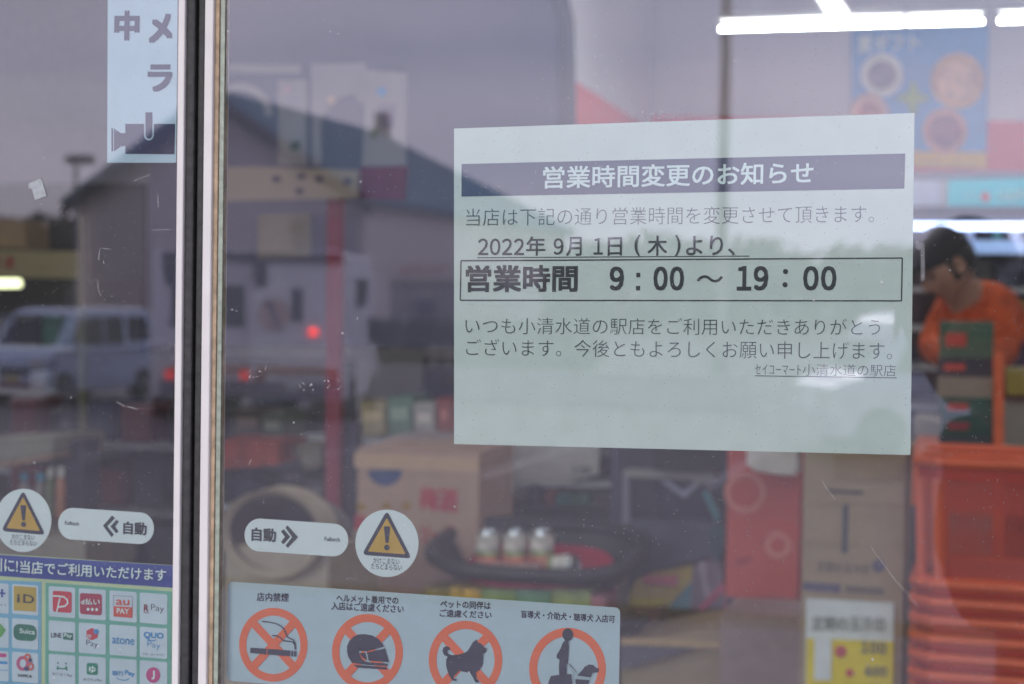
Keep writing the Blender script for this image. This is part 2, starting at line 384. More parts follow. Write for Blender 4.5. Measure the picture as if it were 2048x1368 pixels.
for s, x0, x1, yt, yb in (('年', 1052, 1090.5, 473, 511.5), ('月', 1132, 1163, 474, 512), ('日', 1215, 1243.6, 474.5, 511.5), ('(', 1268.5, 1280, 470, 512.5),
                          ('木', 1295, 1333.8, 471.4, 511.5), (')', 1349.8, 1360.7, 470, 512.5), ('より、', 1371.7, 1469.5, 471.5, 511)):
    text(b, s, x0, yb, x1, yb - .5, yb - yt, lay(1), .012)
b.flat([(954, 514.5), (1498.7, 511.2), (1498.7, 513), (954, 516.2)], lay(1))
b.build('lettering', M('dark_grey_ink', (52, 56, 60), nscale=300), nt_)
b = MB()
text(b, '営業時間', 930.8, 584.4, 1154.8, 583.6, 54, lay(1), .026)
digits(b, '9', 1219, 581, 1247.4, 48, lay(1), .03); digits(b, '00', 1306.6, 581, 1368, 48, lay(1), .03)
text(b, '～', 1393.3, 566, 1445.4, 564, 15, lay(1), .02); digits(b, '19', 1473.3, 581, 1536.8, 49, lay(1), .03)
digits(b, '00', 1606, 581, 1673, 49, lay(1), .03)
for q in ([(1272.5, 545.5), (1280.5, 545.5), (1280.5, 554.5), (1272.5, 554.5)], [(1271.7, 572), (1280, 572), (1280, 580.7), (1271.7, 580.7)], ell(1571, 543, 5.2, 5.2), ell(1570, 569.5, 5.2, 5.2)): b.flat(q, lay(1))
bx = [(922, 521.5), (1804.5, 516), (1803, 601.7), (920.5, 600.5)]
for i in range(4):
    b.flat(stroke([bx[i], bx[(i + 1) % 4]], 2.6), lay(1) + .00003 * i)
b.build('lettering', m_ink, nt_)

# automatic door pills
def pill(cx0, cy0, cx1, cy1, rx, ry, lab, parts):
    pts = [(cx0 + rx * math.cos(t), cy0 + ry * math.sin(t)) for t in [R(90 + 180 * i / 16) for i in range(17)]] + [(cx1 + rx * math.cos(t), cy1 + ry * math.sin(t)) for t in [R(-90 + 180 * i / 16) for i in range(17)]]
    th = thing('door_sticker', lab, 'sticker', P((cx0 + cx1) / 2, cy1 + ry, YS))
    MB().slab(pts, YS, .0003).build('sticker_base', m_stk, th)
    bb = MB()
    for fn in parts: fn(bb)
    bb.build('print', m_ink, th); return th
Z4 = lambda pts: zc(0, 900, 2.924, pts)
Z5 = lambda pts: zc(420, 880, 2.804, pts)
pill(144.5, 1047.5, 279.5, 1056.5, 28.2, 31.6, 'pale rounded automatic door sticker with left arrows on the left door leaf', [
    lambda b: text(b, '自動', 246.2, 1068.5, 293, 1071, 26, lay(1), .03),
    lambda b: b.flat(Z4([(655, 383), (672, 397), (627, 445), (665, 495), (652, 510), (602, 443)]), lay(1)),
    lambda b: b.flat(Z4([(682, 407), (694, 420), (672, 447), (693, 475), (680, 488), (645, 447)]), lay(1)),
    lambda b: text(b, 'Fulltech', 130, 1049.5, 157.3, 1051, 7.6, lay(1), .004)])
pill(519, 1070, 666.5, 1080, 30, 32.8, 'pale rounded automatic door sticker with right arrows on the right door leaf', [
    lambda b: text(b, '自動', 502.7, 1082, 552, 1084.5, 27.5, lay(1), .03),
    lambda b: b.flat(Z5([(413, 500), (450, 543), (412, 585), (398, 572), (420, 543), (398, 513)]), lay(1)),
    lambda b: b.flat(Z5([(434, 478), (494, 545), (436, 605), (423, 592), (460, 545), (423, 492)]), lay(1)),
    lambda b: text(b, 'Fulltech', 649, 1082, 679, 1083.5, 8.5, lay(1), .004)])
# round warnings
def warn(cx, cy, rx, ry, tri, exc, dot, t1, t2, lab):
    th = thing('warning_sticker', lab, 'sticker', P(cx, cy + ry, YS))
    MB().slab(ell(cx, cy, rx, ry, 56), YS, .0003).build('sticker_base', m_stk, th)
    MB().flat(rpoly(tri, 11), lay(1)).build('triangle_border', m_navy, th)
    gx = sum(p[0] for p in tri) / 3; gy = sum(p[1] for p in tri) / 3
    MB().flat(rpoly([(gx + (a - gx) * .76, gy + (c - gy) * .76) for a, c in tri], 4), lay(2)).build('triangle_fill', m_ye, th)
    b = MB(); b.flat(rpoly(exc, 3), lay(3)); b.flat(ell(*dot), lay(3))
    text(b, 'かけこまない', *t1, lay(1), .0); text(b, 'たちどまらない', *t2, lay(1), .0)
    b.build('print', m_navy, th)
warn(46.6, 1040.8, 56, 63.2, [(46.2, 980), (2, 1062), (91, 1070)], [(40.5, 1010), (52, 1010.5), (49.5, 1041), (44.5, 1041)], (46.8, 1048.7, 4.8, 5.1),
     (23.3, 1078.2, 69, 1080.5, 10.5), (19.8, 1089.5, 73.2, 1092.5, 11), 'round yellow warning triangle sticker on the left door leaf')
warn(773.8, 1086.7, 63.2, 67.4, [(773.8, 1020.5), (723.5, 1109.5), (823.5, 1117)], [(767.8, 1052.5), (780, 1053), (777, 1086), (771, 1086)], (773.6, 1095, 5.3, 5.6),
     (746.3, 1126.5, 799, 1129.3, 11.5), (742, 1138, 803.4, 1141, 12), 'round yellow warning triangle sticker on the right door leaf')

# camera sticker, top left
th = thing('camera_sticker', 'tall pale blue security camera sticker at the top of the left door leaf', 'sticker', P(280, 325, YS))
MB().slab([(215.8, -75), (356, -75), (352, 325.4), (214.3, 325.4)], YS, .0003).build('sticker_base', m_stk3, th)
b = MB()
text(b, '中', 228, 81, 278.5, 81, 60, lay(1), .045); text(b, 'メ', 297, 86.5, 344.5, 84, 58, lay(1), .045); text(b, 'ラ', 294.6, 183.5, 344.5, 183.5, 55, lay(1), .045)
Z1_ = lambda pts: zc(0, 0, 2.926, pts)
b.flat(Z1_([(733, 725), (842, 725), (842, 790), (846, 806), (858, 818), (871, 822), (884, 818), (896, 806), (900, 790), (900, 725), (1024, 725), (1020, 902), (733, 900)]), lay(1))
b.flat(Z1_([(667, 752), (708, 779), (733, 779), (733, 854), (708, 856), (667, 885)]), lay(1) - .00003)
b.flat(Z1_([(652, 750), (661, 750), (661, 885), (652, 885)]), lay(1))
b.flat(Z1_([(851, 657), (891, 657), (891, 790), (886, 806), (871, 813), (856, 806), (851, 790)]), lay(1))
b.build('print', M('purple_ink', (46, 40, 78), nscale=200, namt=.1), th)

# pictogram sheet
ZA = lambda pts: zc(440, 1180, 5.12, pts)
ZB = lambda pts: zc(840, 1180, 5.12, pts)
th = thing('rules_sticker', 'wide grey sheet of four orange ringed pictograms along the bottom of the right door', 'sticker', P(850, 1420, YS))
MB().slab(rpoly([(455.5, 1163), (1240.5, 1215.5), (1237, 1424), (452.8, 1361)], 12), YS, .0003).build('sticker_base', m_stk2, th)
rings = [(546.6, 1289.6, 68.5, 74), (734.8, 1304.3, 71, 76.5), (931, 1320, 73.6, 78.5), (1135, 1337.5, 76.7, 82)]
b = MB(); bx_ = MB()
for i, (cx, cy, rx, ry) in enumerate(rings):
    kk = .79
    b.ring(cx, cy, rx, ry, rx * kk, ry * kk, lay(1))
    if i < 3:
        for sgn in (1, -1):
            dx, dy = math.cos(R(45)), math.sin(R(45)) * sgn
            e = .86; pts = stroke([(cx - dx * rx * e, cy - dy * ry * e), (cx + dx * rx * e, cy + dy * ry * e)], rx * .23)
            MB().flat(pts, lay(1.4) + .00008 * sgn).build('cross_bar', m_or, th)
b.build('ring', m_or, th)
b = MB()
for a in ('店内禁煙', 513.5, 1202.3, 577.6, 1203.8, 17.5), ('ヘルメット着用での', 672.5, 1203.5, 796.5, 1209, 15.5), ('入店はご遠慮ください', 662.5, 1219.5, 807.3, 1226.5, 16.5), \
         ('ペットの同伴は', 880.6, 1215.3, 981.2, 1219.5, 15.8), ('ご遠慮ください', 879.2, 1233.5, 983, 1238, 15.5), ('盲導犬・介助犬・聴導犬 入店可', 1041.5, 1235.8, 1229.7, 1246.3, 15.6):
    text(b, *a, lay(1), .018)
# cigarette
for q in ([(310, 590), (473, 600), (473, 660), (310, 643)], [(484, 602), (716, 618), (716, 678), (484, 661)], [(730, 620), (747, 622), (747, 680), (730, 679)], [(760, 622), (778, 624), (778, 683), (760, 681)]): b.flat(ZA(q), lay(3))
for q in ([(428, 321), (500, 328), (570, 343), (620, 365), (655, 400), (672, 440), (688, 480), (720, 497), (748, 510), (765, 545), (770, 612)], [(532, 466), (580, 468), (615, 487), (650, 520), (700, 525), (740, 530), (764, 560), (770, 612)]):
    b.flat(stroke(ZA(q), 2.4), lay(3) + random.random() * .00002)
# helmet
b.flat(ZA([(1350, 745), (1316, 690), (1300, 630), (1302, 570), (1325, 520), (1365, 478), (1420, 455), (1490, 452), (1560, 466), (1620, 500), (1655, 540), (1678, 576), (1500, 630), (1416, 620), (1430, 670), (1455, 710), (1490, 735), (1600, 745), (1714, 752), (1712, 778), (1500, 766)]), lay(3))
b.flat(ZA([(1365, 764), (1706, 790), (1704, 815), (1400, 793)]), lay(3)); b.flat(ZA([(1504, 640), (1688, 597), (1728, 740), (1520, 722)]), lay(3)); b.flat(ZA([(1432, 642), (1490, 644), (1506, 718), (1470, 700), (1446, 674)]), lay(3))
# dog
b.flat(ZB([(283, 684), (245, 665), (230, 625), (238, 590), (268, 574), (300, 586), (310, 610), (290, 612), (278, 630), (290, 655), (330, 668), (400, 660), (460, 642), (490, 620), (520, 570), (545, 530), (583, 506), (590, 535), (625, 550), (650, 575), (662, 592), (684, 592), (682, 615), (668, 640), (645, 650), (640, 760), (605, 820), (570, 842), (576, 905), (602, 935), (600, 948), (565, 945), (545, 900), (515, 852), (400, 825), (365, 862), (342, 885), (345, 905), (376, 915), (374, 930), (330, 926), (300, 880), (280, 825), (266, 770), (268, 710)]), lay(3))
# assistance dog and owner
b.flat(ZB(ell(1512, 456, 55, 64, 24)), lay(3))
b.flat(ZB([(1488, 510), (1520, 505), (1522, 600), (1512, 745), (1500, 772), (1500, 862), (1556, 862), (1570, 1020), (1300, 1020), (1320, 930), (1340, 880), (1425, 868), (1422, 780), (1428, 715), (1398, 695), (1400, 665), (1440, 600), (1460, 545)]), lay(3))
b.flat(ZB([(1525, 752), (1545, 768), (1612, 850), (1606, 858), (1520, 760)]), lay(3) - .00002)
b.flat(ZB([(1610, 876), (1660, 820), (1690, 782), (1730, 762), (1775, 768), (1800, 795), (1834, 808), (1826, 838), (1765, 850), (1748, 895)]), lay(3) - .00004)
b.flat(ZB([(1590, 912), (1735, 922), (1700, 1020), (1600, 1020)]), lay(3) - .00006)
b.build('print', m_navy, th)
b = MB()
for q in ([(1500, 765), (1603, 880)], [(1520, 760), (1612, 860)], [(1588, 893), (1745, 906)], [(1555, 850), (1572, 1000)]): b.flat(stroke(ZB(q), 1.5), lay(4))
b.flat(ZA([(1470, 624), (1500, 632), (1522, 722), (1512, 722), (1490, 640)]), lay(4))
b.build('print_highlight', m_stk2, th)

# payment sheet
th = thing('payment_sticker', 'blue and green sheet of cashless payment logos at the bottom of the left door leaf', 'sticker', P(150, 1420, YS))
MB().slab([(-60, 1104), (352, 1131), (349, 1450), (-60, 1440)], YS, .0003).build('sticker_base', M('cream_vinyl', (196, 206, 158)), th)
MB().flat([(-58, 1106), (351, 1131.5), (350, 1176), (-58, 1148)], lay(1)).build('title_band', M('blue_band_ink', (46, 66, 146)), th)
b = MB(); text(b, '川に!', -18, 1142.5, 35.5, 1146, 27, lay(2), .01); text(b, '当店でご利用いただけます', 40, 1146, 332, 1163, 25, lay(2), .012); b.build('lettering', M('paper_white_letters'), th)
MB().flat([(-58, 1158), (82.5, 1163.5), (82, 1440), (-58, 1440)], lay(1)).build('panel', M('sky_blue_print', (120, 178, 204)), th)
MB().flat([(91, 1165), (343.5, 1183), (342, 1445), (90, 1440)], lay(1)).build('panel', M('sea_green_print', (104, 172, 150)), th)
card = M('white_card_print', (205, 214, 220), nscale=40, namt=.08)
rowy = [1172, 1240.5, 1307.5, 1374]
cols = [(-29, 17.5), (24, 76.5), (97.5, 150.5), (157.5, 211.5), (219, 273.5), (279.5, 334.5)]
for r_ in rowy:
    for i, (x0, x1) in enumerate(cols):
        y0 = r_ + .07 * (x0 - 97) * (1 if i > 1 else .85); y1 = y0 + .07 * (x1 - x0); h = 61 if i > 1 else 60
        MB().flat(rpoly([(x0, y0), (x1, y1), (x1, y1 + h), (x0, y0 + h - .5)], 4), lay(2)).build('card', card, th)
ZP = lambda pts: zc(0, 1150, 6.278, pts)
ZQ = lambda pts: zc(170, 1150, 6.278, pts)
pr = lambda nm, c, fn, k=3: (lambda b: (fn(b), b.build('logo', M(nm, c), th)))(MB())
Y3, Y4, Y5 = lay(3), lay(4), lay(5)
tq = lambda b, s, x0, yb0, x1, yb1, h, y=Y3, off=.0: text(b, s, x0 / 6.278, 1150 + yb0 / 6.278, x1 / 6.278, 1150 + yb1 / 6.278, h / 6.278, y, off)
tr_ = lambda b, s, x0, yb0, x1, yb1, h, y=Y3, off=.0: text(b, s, 170 + x0 / 6.278, 1150 + yb0 / 6.278, 170 + x1 / 6.278, 1150 + yb1 / 6.278, h / 6.278, y, off)
pr('gold_print', (196, 160, 50), lambda b: b.flat(ZP([(172, 135), (452, 155), (450, 462), (172, 445)]), Y3))
pr('blue_ink', (30, 60, 140), lambda b: (b.flat(ZP([(12, 175), (38, 176), (36, 280), (12, 278)]), Y3), b.flat(ZP([(-25, 214), (70, 222), (70, 242), (-25, 235)]), Y3 - .00005), tq(b, '···', -40, 380, 75, 385, 12)))
pr('black_ink', (30, 34, 38), lambda b: (tq(b, 'i', 212, 345, 245, 347, 105, Y4, .03), tq(b, 'D', 290, 345, 425, 362, 105, Y4, .012), tq(b, 'LINE', 640, 782, 772, 788, 58, Y3, .01), tq(b, 'SAPICA', 222, 1278, 402, 1292, 38, Y3, .03), tr_(b, 'Pay', 15, 905, 158, 935, 95, Y3, -.01)))
pr('leaf_green_print', (90, 160, 70), lambda b: b.flat(ZP([(-70, 700), (0, 605), (72, 690), (10, 785)]), Y3))
pr('dark_green_print', (22, 110, 84), lambda b: (b.flat(rpoly(ZP([(168, 610), (458, 630), (458, 835), (168, 815)]), 14), Y3), b.flat(ZP([(792, 722), (917, 730), (915, 820), (790, 808)]), Y3)))
pr('teal_print', (20, 130, 100), lambda b: (b.flat(ZP([(720, 1140), (708, 1185), (728, 1190), (740, 1178), (800, 1185), (825, 1182), (832, 1198), (850, 1198), (838, 1145), (820, 1145), (822, 1162), (790, 1170), (745, 1165)]), Y3), b.flat(ZP(ell(728, 1105, 12, 13, 12)), Y3), b.flat(ZP(ell(828, 1112, 12, 13, 12)), Y3), b.flat(rpoly(ZQ([(22, 1103), (162, 1108), (158, 1258), (20, 1250)]), 4), Y3)))
pr('red_print', (206, 44, 58), lambda b: (b.flat(rpoly(ZP([(662, 195), (900, 212), (898, 478), (662, 460)]), 5), Y3), b.flat(rpoly(ZQ([(18, 700), (88, 664), (160, 700), (158, 785), (88, 822), (18, 785)]), 2), Y3)))
pr('crimson_print', (168, 34, 62), lambda b: b.flat(rpoly(ZQ([(-65, 225), (212, 240), (210, 508), (-65, 490)]), 6), Y3))
pr('orange_red_print', (214, 74, 48), lambda b: (b.flat(ZQ([(357, 390), (596, 405), (595, 540), (357, 520)]), Y3), tr_(b, 'au', 388, 378, 555, 382, 72, Y3, .03)))
b = MB()
for q in ([(357, 258), (596, 270)], [(357, 258), (357, 392)], [(596, 270), (596, 405)]): b.flat(stroke(ZQ(q), .7), Y3)
tr_(b, 'Pay', 828, 465, 990, 492, 105, Y3, -.01); tr_(b, 'ゆうちょPay', -20, 1335, 208, 1342, 42, Y3, 0); tq(b, 'はくはくPay', 655, 1262, 903, 1288, 46, Y3, 0); tr_(b, 'クオ・カードペイ', 722, 1005, 992, 1020, 28, Y3, 0); b.build('logo', M('warm_grey_ink', (84, 80, 84)), th)
pr('maroon_ink', (130, 24, 36), lambda b: (tr_(b, 'R', 738, 456, 795, 460, 88, Y3, .03), b.flat(ZQ([(735, 466), (800, 472), (795, 480), (735, 474)]), Y3)))
pr('azure_ink', (40, 140, 196), lambda b: (tr_(b, 'atone', 340, 860, 618, 880, 88, Y3, .01), tr_(b, 'QUO', 735, 798, 985, 815, 88, Y3, .035), tr_(b, 'Pay', 780, 920, 943, 955, 100, Y3, -.01), tr_(b, '銀行', 340, 1262, 485, 1268, 64, Y3, .01), tr_(b, 'Pay', 500, 1266, 622, 1292, 76, Y3, .03), b.flat(stroke(ZQ([(392, 1290), (440, 1315), (500, 1322), (555, 1302)]), 1.6), Y3), b.flat(ZQ(ell(136, 710, 30, 33, 16)), Y4), tq(b, '······', -20, 1200, 95, 1205, 16, Y3), b.flat(ZP([(-30, 1080), (90, 1085), (90, 1120), (-30, 1115)]), Y3), b.flat(stroke(ZQ([(760, 780), (800, 815), (850, 828), (890, 815)]), 2), Y3 - .0001)))
pr('pink_print', (200, 60, 124), lambda b: (b.flat(ZQ(ell(855, 1256, 88, 98, 30)), Y3), b.flat(rpoly(ZP([(-30, 980), (80, 986), (80, 1034), (-30, 1030)]), 4), Y3)))
b = MB(); b.ring(*zc(0, 1150, 6.278, [(285, 1110)])[0], 12.7, 15, 6.5, 8.5, Y3); b.build('logo', M('rose_print', (196, 80, 120)), th)
b = MB(); b.ring(*zc(0, 1150, 6.278, [(342, 1032)])[0], 6.2, 7.6, 2.4, 3.2, Y4); b.ring(*zc(0, 1150, 6.278, [(382, 1150)])[0], 6, 8.2, 2.8, 3.8, Y4); b.build('logo', M('coral_print', (220, 96, 70)), th)
b = MB(); b.flat(ZP(ell(376, 1072, 20, 26, 14)), Y5); b.flat(ZP(ell(328, 1176, 30, 28, 14)), Y5); b.build('logo', M('navy_print', (50, 60, 110)), th)
b = MB()
tq(b, 'Suica', 245, 728, 438, 748, 60, Y4, .02); tq(b, 'Pay', 805, 792, 903, 803, 62, Y4, .02)
b.flat(stroke(ZP([(665, 262), (730, 265), (800, 275), (845, 310), (850, 355), (815, 392), (735, 402)]), 3), Y4); b.flat(stroke(ZP([(752, 288), (712, 465)]), 2.6), Y4 - .0001)
tr_(b, 'd', -62, 370, 45, 372, 75, Y4, .02) if False else tr_(b, 'd払い', -50, 372, 185, 376, 78, Y4, .015); tr_(b, 'PAY', 398, 482, 552, 492, 68, Y4, .02); tr_(b, 'm', 28, 788, 75, 792, 42, Y4, .01)
tr_(b, 'J', 835, 1310, 875, 1312, 110, Y4, .03); tr_(b, 'ゆ', 50, 1228, 132, 1232, 88, Y4, .02)
for i in range(3): b.flat(ZQ(ell(38 + i * 54, 430 + i * 2, 17, 19, 12)), Y4)
b.build('logo', M('paper_white_letters'), th)

# scraps, scratches and glue left on the outside of the glass
m_scrap = M('clear_tape_scrap', (190, 196, 196), rough=.4, alpha=.6, nscale=300, namt=.2)
m_scr = M('scratch_white', (225, 222, 218), rough=.7, alpha=.16, nscale=900, namt=.5)
m_glue = M('glue_residue', (250, 246, 248), rough=.7, alpha=.2, nscale=500, namt=.5)
tag(MB().slab([(56, 368), (82, 356), (93, 392), (70, 400), (64, 380)], -.0008, .0006).build('tape_scrap', m_scrap), 'torn square of clear tape stuck on the left door glass', 'tape')
b = MB()
for q in (((1645, 965), (1671, 1000)), ((1740, 1090), (1750, 1108)), ((1752, 1108), (1790, 1160)), ((1790, 1160), (1836, 1212))):
    pts = [(q[0][0] + (q[1][0] - q[0][0]) * t / 6 + random.uniform(-.7, .7), q[0][1] + (q[1][1] - q[0][1]) * t / 6 + random.uniform(-.7, .7)) for t in range(7)]
    b.slab(stroke(pts, 1.2), -.0007, .0004)
tag(b.build('scratch', m_scr), 'long diagonal scratch across the glass below the right side of the notice', 'scratch')['kind'] = 'stuff'
def flakes(name, lab, cx, cy, wx, wy, n, sz=2.4, mat=None):
    b = MB()
    for i in range(max(8, int(n * .6))):
        x = cx + random.uniform(-1, 1) * wx; y = cy + random.uniform(-1, 1) * wy; r = random.uniform(.3, 1) * sz
        b.slab([(x + r * random.uniform(.5, 1.2) * math.cos(t), y + r * random.uniform(.4, 1.1) * math.sin(t)) for t in [2 * PI * k / 6 for k in range(6)]], -.0007 - .00004 * (i % 3), .0003)
    o = b.build(name, mat or m_glue); o['kind'] = 'stuff'; return tag(o, lab, 'residue')
flakes('tape_residue', 'pale row of tape residue above the top edge of the notice', 1350, 232, 95, 9, 70, 2.4)
flakes('glue_flakes', 'whitish flakes of glue left of the notice near the foot of the red pole', 666, 765, 18, 18, 34)
flakes('glue_flakes', 'small cluster of glue flakes beside the motorhome reflection', 612, 775, 14, 10, 20)
flakes('glue_flakes', 'pale smear of glue flakes near the right door edge strip', 515, 745, 18, 12, 24)
flakes('glue_flakes', 'thin line of flakes level with the middle of the notice', 470, 620, 20, 4, 18, 1.8)
flakes('glue_flakes', 'few pale specks left of the notice corner', 712, 655, 6, 24, 14, 1.8)
b = MB()
for q in ([(200, 497), (222, 498)], [(199, 500), (197, 520)], [(195, 560), (196, 580), (202, 592)], [(206, 520), (208, 528)], [(306, 460), (340, 459)], [(316, 388), (316, 415)], [(270, 361), (300, 349)]):
    b.slab(stroke(q, 1.5), -.0007, .0004)
tag(b.build('glass_scuff', m_scr), 'thin curved scuffs on the upper middle of the left door glass', 'scratch')['kind'] = 'stuff'
b = MB()
for q in ([(232, 803), (250, 813)], [(255, 813), (275, 819)], [(497, 930), (503, 919)]): b.slab(stroke(q, 2), -.0007, .0004)
tag(b.build('glass_chip', m_scr), 'tiny white chips on the lower door glass', 'chip')['kind'] = 'stuff'
# tape on the notice corner
tag(MB().slab([(1832, 482), (1849, 488), (1850, 560), (1842, 562), (1841, 500), (1831, 497)], -.0008, .0004).build('tape_strip', M('faint_tape', (220, 220, 220), alpha=.1)), 'narrow clear tape strip beside the right edge of the notice', 'tape')

# ================================================================== inside the shop
def psize(y): return (y + DIST) / (FPX * math.cos(PHI))      # about one photo pixel in metres at depth y
def carton(x0, y0, x1, y1, y, d, mats, name, lab, cat, group=None, front=None, slope=0):
    """a real box whose front face covers that outline on plane Y=y"""
    a = P(x0, y1, y); b_ = P(x1, y0, y)
    t = thing(name, lab, cat, ((a.x + b_.x) / 2, y, a.z), group)
    MB().box2((a.x, y, a.z), (b_.x, y + d, b_.z)).build('box_body', mats, t)
    if front: front(t)
    return t
def patch(t, name, pts, y, mat, th=.002):
    return MB().slab(pts, y - th - .0005, th).build(name, mat, t)
card_brown = M('kraft_cardboard', (162, 140, 116), rough=.8, nscale=18, namt=.08)
card_grey = M('grey_kraft_cardboard', (150, 126, 98), rough=.8, nscale=14, namt=.08)
coral = M('coral_paint', (226, 92, 84), nscale=3, namt=.05)
dark_blue = M('low_light_blue', (112, 108, 136), rough=.6, nscale=2, namt=.15)  # low light of the far room is put into this colour

ORDW = ['first', 'second', 'third', 'fourth', 'fifth', 'sixth', 'seventh', 'eighth', 'ninth', 'tenth', 'eleventh', 'twelfth', 'thirteenth', 'fourteenth']
# lamps
m_tube = M('lit_tube', (255, 250, 244), emit=15)
m_house = M('lamp_housing', (220, 220, 222))
def lamp(p, q, lab, hz=.035):
    p = Vector(p); q = Vector(q); c = (p + q) / 2
    t = thing('ceiling_lamp', lab, 'lamp', c, 'linear ceiling lamps')
    MB().tube([p, q], .0075, 10).build('tube', m_tube, t)
    d = (q - p).normalized(); n = Vector((-d.y, d.x, 0)) * .045
    MB().prism([p + n + Vector((0, 0, .03)), p - n + Vector((0, 0, .03)), p - n * .6 + Vector((0, 0, .06)), p + n * .6 + Vector((0, 0, .06))], q - p).build('lamp_housing', m_house, t)
    for s in (.2, .8):
        a = p.lerp(q, s); MB().tube([a + Vector((0, 0, .06)), Vector((a.x, a.y, CZ))], .004, 5).build('hanger', m_house, t)
zl = Vz(1440, 58, 2.72)
a = zl; dirx = Vector((1, .0, 0))
b1 = P(1806, 40, zl.y); b2 = P(1815, 38, zl.y); b3 = P(1966, 34, zl.y); b4 = P(1998, 33, zl.y)
z0 = zl.z
lamp((a.x, zl.y, z0), (b1.x, zl.y, z0), 'bright linear ceiling lamp above the notice, left one of its row')
lamp((b2.x, zl.y, z0), (b3.x, zl.y, z0), 'short bright linear ceiling lamp above the blue poster')
lamp((b4.x, zl.y, z0), (b4.x + 1.3, zl.y, z0), 'linear ceiling lamp at the right edge of the photo, right of the blue poster')
q1 = Vz(1677, 44, 2.725); q2 = Vz(1607, -60, 2.725)
lamp(q1, q1 + (q2 - q1).normalized() * 1.25, 'linear ceiling lamp running toward the door, meeting the row above the notice')
for i, (x, y) in enumerate(((-6.5, 5.6), (-4.2, 5.6), (2.2, 3.4), (-5.2, 2.2), (2.2, 1.3), (-2.6, 1.6), (.2, 1.6), (-6.5, 3.9), (-4.2, 3.9), (-2.2, .7), (-.6, .7), (1.0, .7), (-4.6, .9), (1.0, 3.0), (-.9, 2.4), (-3.0, 2.7))):  # unseen lamps added to raise the light in the room
    lamp((x, y, 2.95), (x + 1.2, y, 2.95), ('added linear lamp in the far left corner of the shop', 'added linear lamp over the left aisle', 'added linear lamp over the right aisle', 'added linear lamp near the left shop window', 'added linear lamp near the right shop window', 'added linear lamp above the left door leaf', 'added linear lamp just inside the right door leaf') [i] if i < 7 else 'overhead linear lamp added out of view, %s along the aisle rows' % ORDW[i - 7])

# coral band on the back wall and the short side wall
tag(MB().slab([(1300, 232), (2300, 246), (2300, 352), (1300, 345)], YB - .02, .018).build('coral_band', coral), 'coral red painted band along the white back wall', 'wall band')
ps = P(1140, 160, 5.2); pe = P(1305, 236, YB)
sw = MB(); sw.add([(ps.x, 5.2, 0), (pe.x, YB - .03, 0), (pe.x, YB - .03, CZ), (ps.x, 5.2, CZ), (ps.x - .1, 5.2, 0), (pe.x - .1, YB - .03, 0), (pe.x - .1, YB - .03, CZ), (ps.x - .1, 5.2, CZ)],
   [(0, 1, 2, 3), (4, 7, 6, 5), (0, 3, 7, 4), (3, 2, 6, 7), (0, 4, 5, 1), (1, 5, 6, 2)])
sw.build('side_partition', m_white, kind='structure')
zt = ps.z; zb_ = zt - .62
cb = MB(); nn = Vector((.012, 0, 0))
cb.prism([Vector((ps.x + .002, 5.2, zt)) + nn * 0, Vector((pe.x + .002, YB - .04, zt)), Vector((pe.x + .002, YB - .04, zb_)), Vector((ps.x + .002, 5.2, zb_))], nn)
tag(cb.build('coral_band', coral), 'coral red painted band on the short wall above the left end of the notice', 'wall band')
# left partitions coloured for low light, and a rounded dark end post
MB().slab([(300, -160), (1108, -160), (1126, 40), (1129, 700), (300, 690)], 5.12, .05).build('low_light_partition', dark_blue, kind='structure')
MB().slab([(-800, -160), (330, -160), (330, 1200), (-800, 1200)], 6.5, .05).build('added_rear_partition', M('light_level_lilac', (138, 132, 148)), kind='structure')  # added screen before the lit wall, its light level set by colour
tag(MB().tube([P(x + 2, y, 5.03) for x, y in ((1040, -60), (1090, -35), (1117, -5), (1129, 40), (1132, 120), (1133, 260), (1133, 900), (1133, 1300))], .034, 10).build('corner_post', m_dark, smooth=True), 'dark post with a rounded top left of the coral band', 'post')
# blue poster with food pictures
th = thing('poster', 'blue food poster with round pictures and yellow foot on the back wall', 'poster', P(1840, 335, YB - .03))
yp = YB - .03
MB().slab([(1703, 58), (1977, 50), (1973, 338), (1703, 332)], yp, .004).build('poster_sheet', M('poster_blue', (96, 164, 220), nscale=4, namt=.15), th)
MB().slab([(1704, 300), (1973, 304), (1973, 337), (1704, 331)], yp - .004, .002).build('yellow_foot', M('poster_yellow', (226, 180, 70)), th)
b = MB(); text(b, '夏ギフト', 1714, 106, 1838, 102, 36, yp - .004, .02); b.build('lettering', M('paper_white_letters'), th)
for cx, cy, r, c1, c2, k in ((1764, 150, 44, (236, 232, 226), (130, 112, 120), .66), (1915, 162, 56, (222, 170, 120), (240, 190, 150), .7), (1890, 262, 46, (214, 150, 130), (150, 84, 90), .72), (1738, 226, 40, (226, 176, 160), (210, 130, 110), .6)):
    o = MB().slab(ell(cx, cy, r * .96, r, 24), yp - .008 - .002 * (cx % 3), .003).build('picture', M('dish_rim_%d' % c1[1], c1, nscale=12, namt=.2), th)
    MB().slab(ell(cx, cy, r * k, r * k, 20), yp - .014 - .002 * (cx % 3), .003).build('picture_food', M('food_%d' % c2[1], c2, nscale=14, namt=.6), o)
MB().slab([(1826 + (34 if i % 2 == 0 else 14) * math.sin(i * PI / 4), 196 - (38 if i % 2 == 0 else 15) * math.cos(i * PI / 4)) for i in range(8)], yp - .022, .003).build('green_star', M('poster_green', (150, 180, 70)), th)
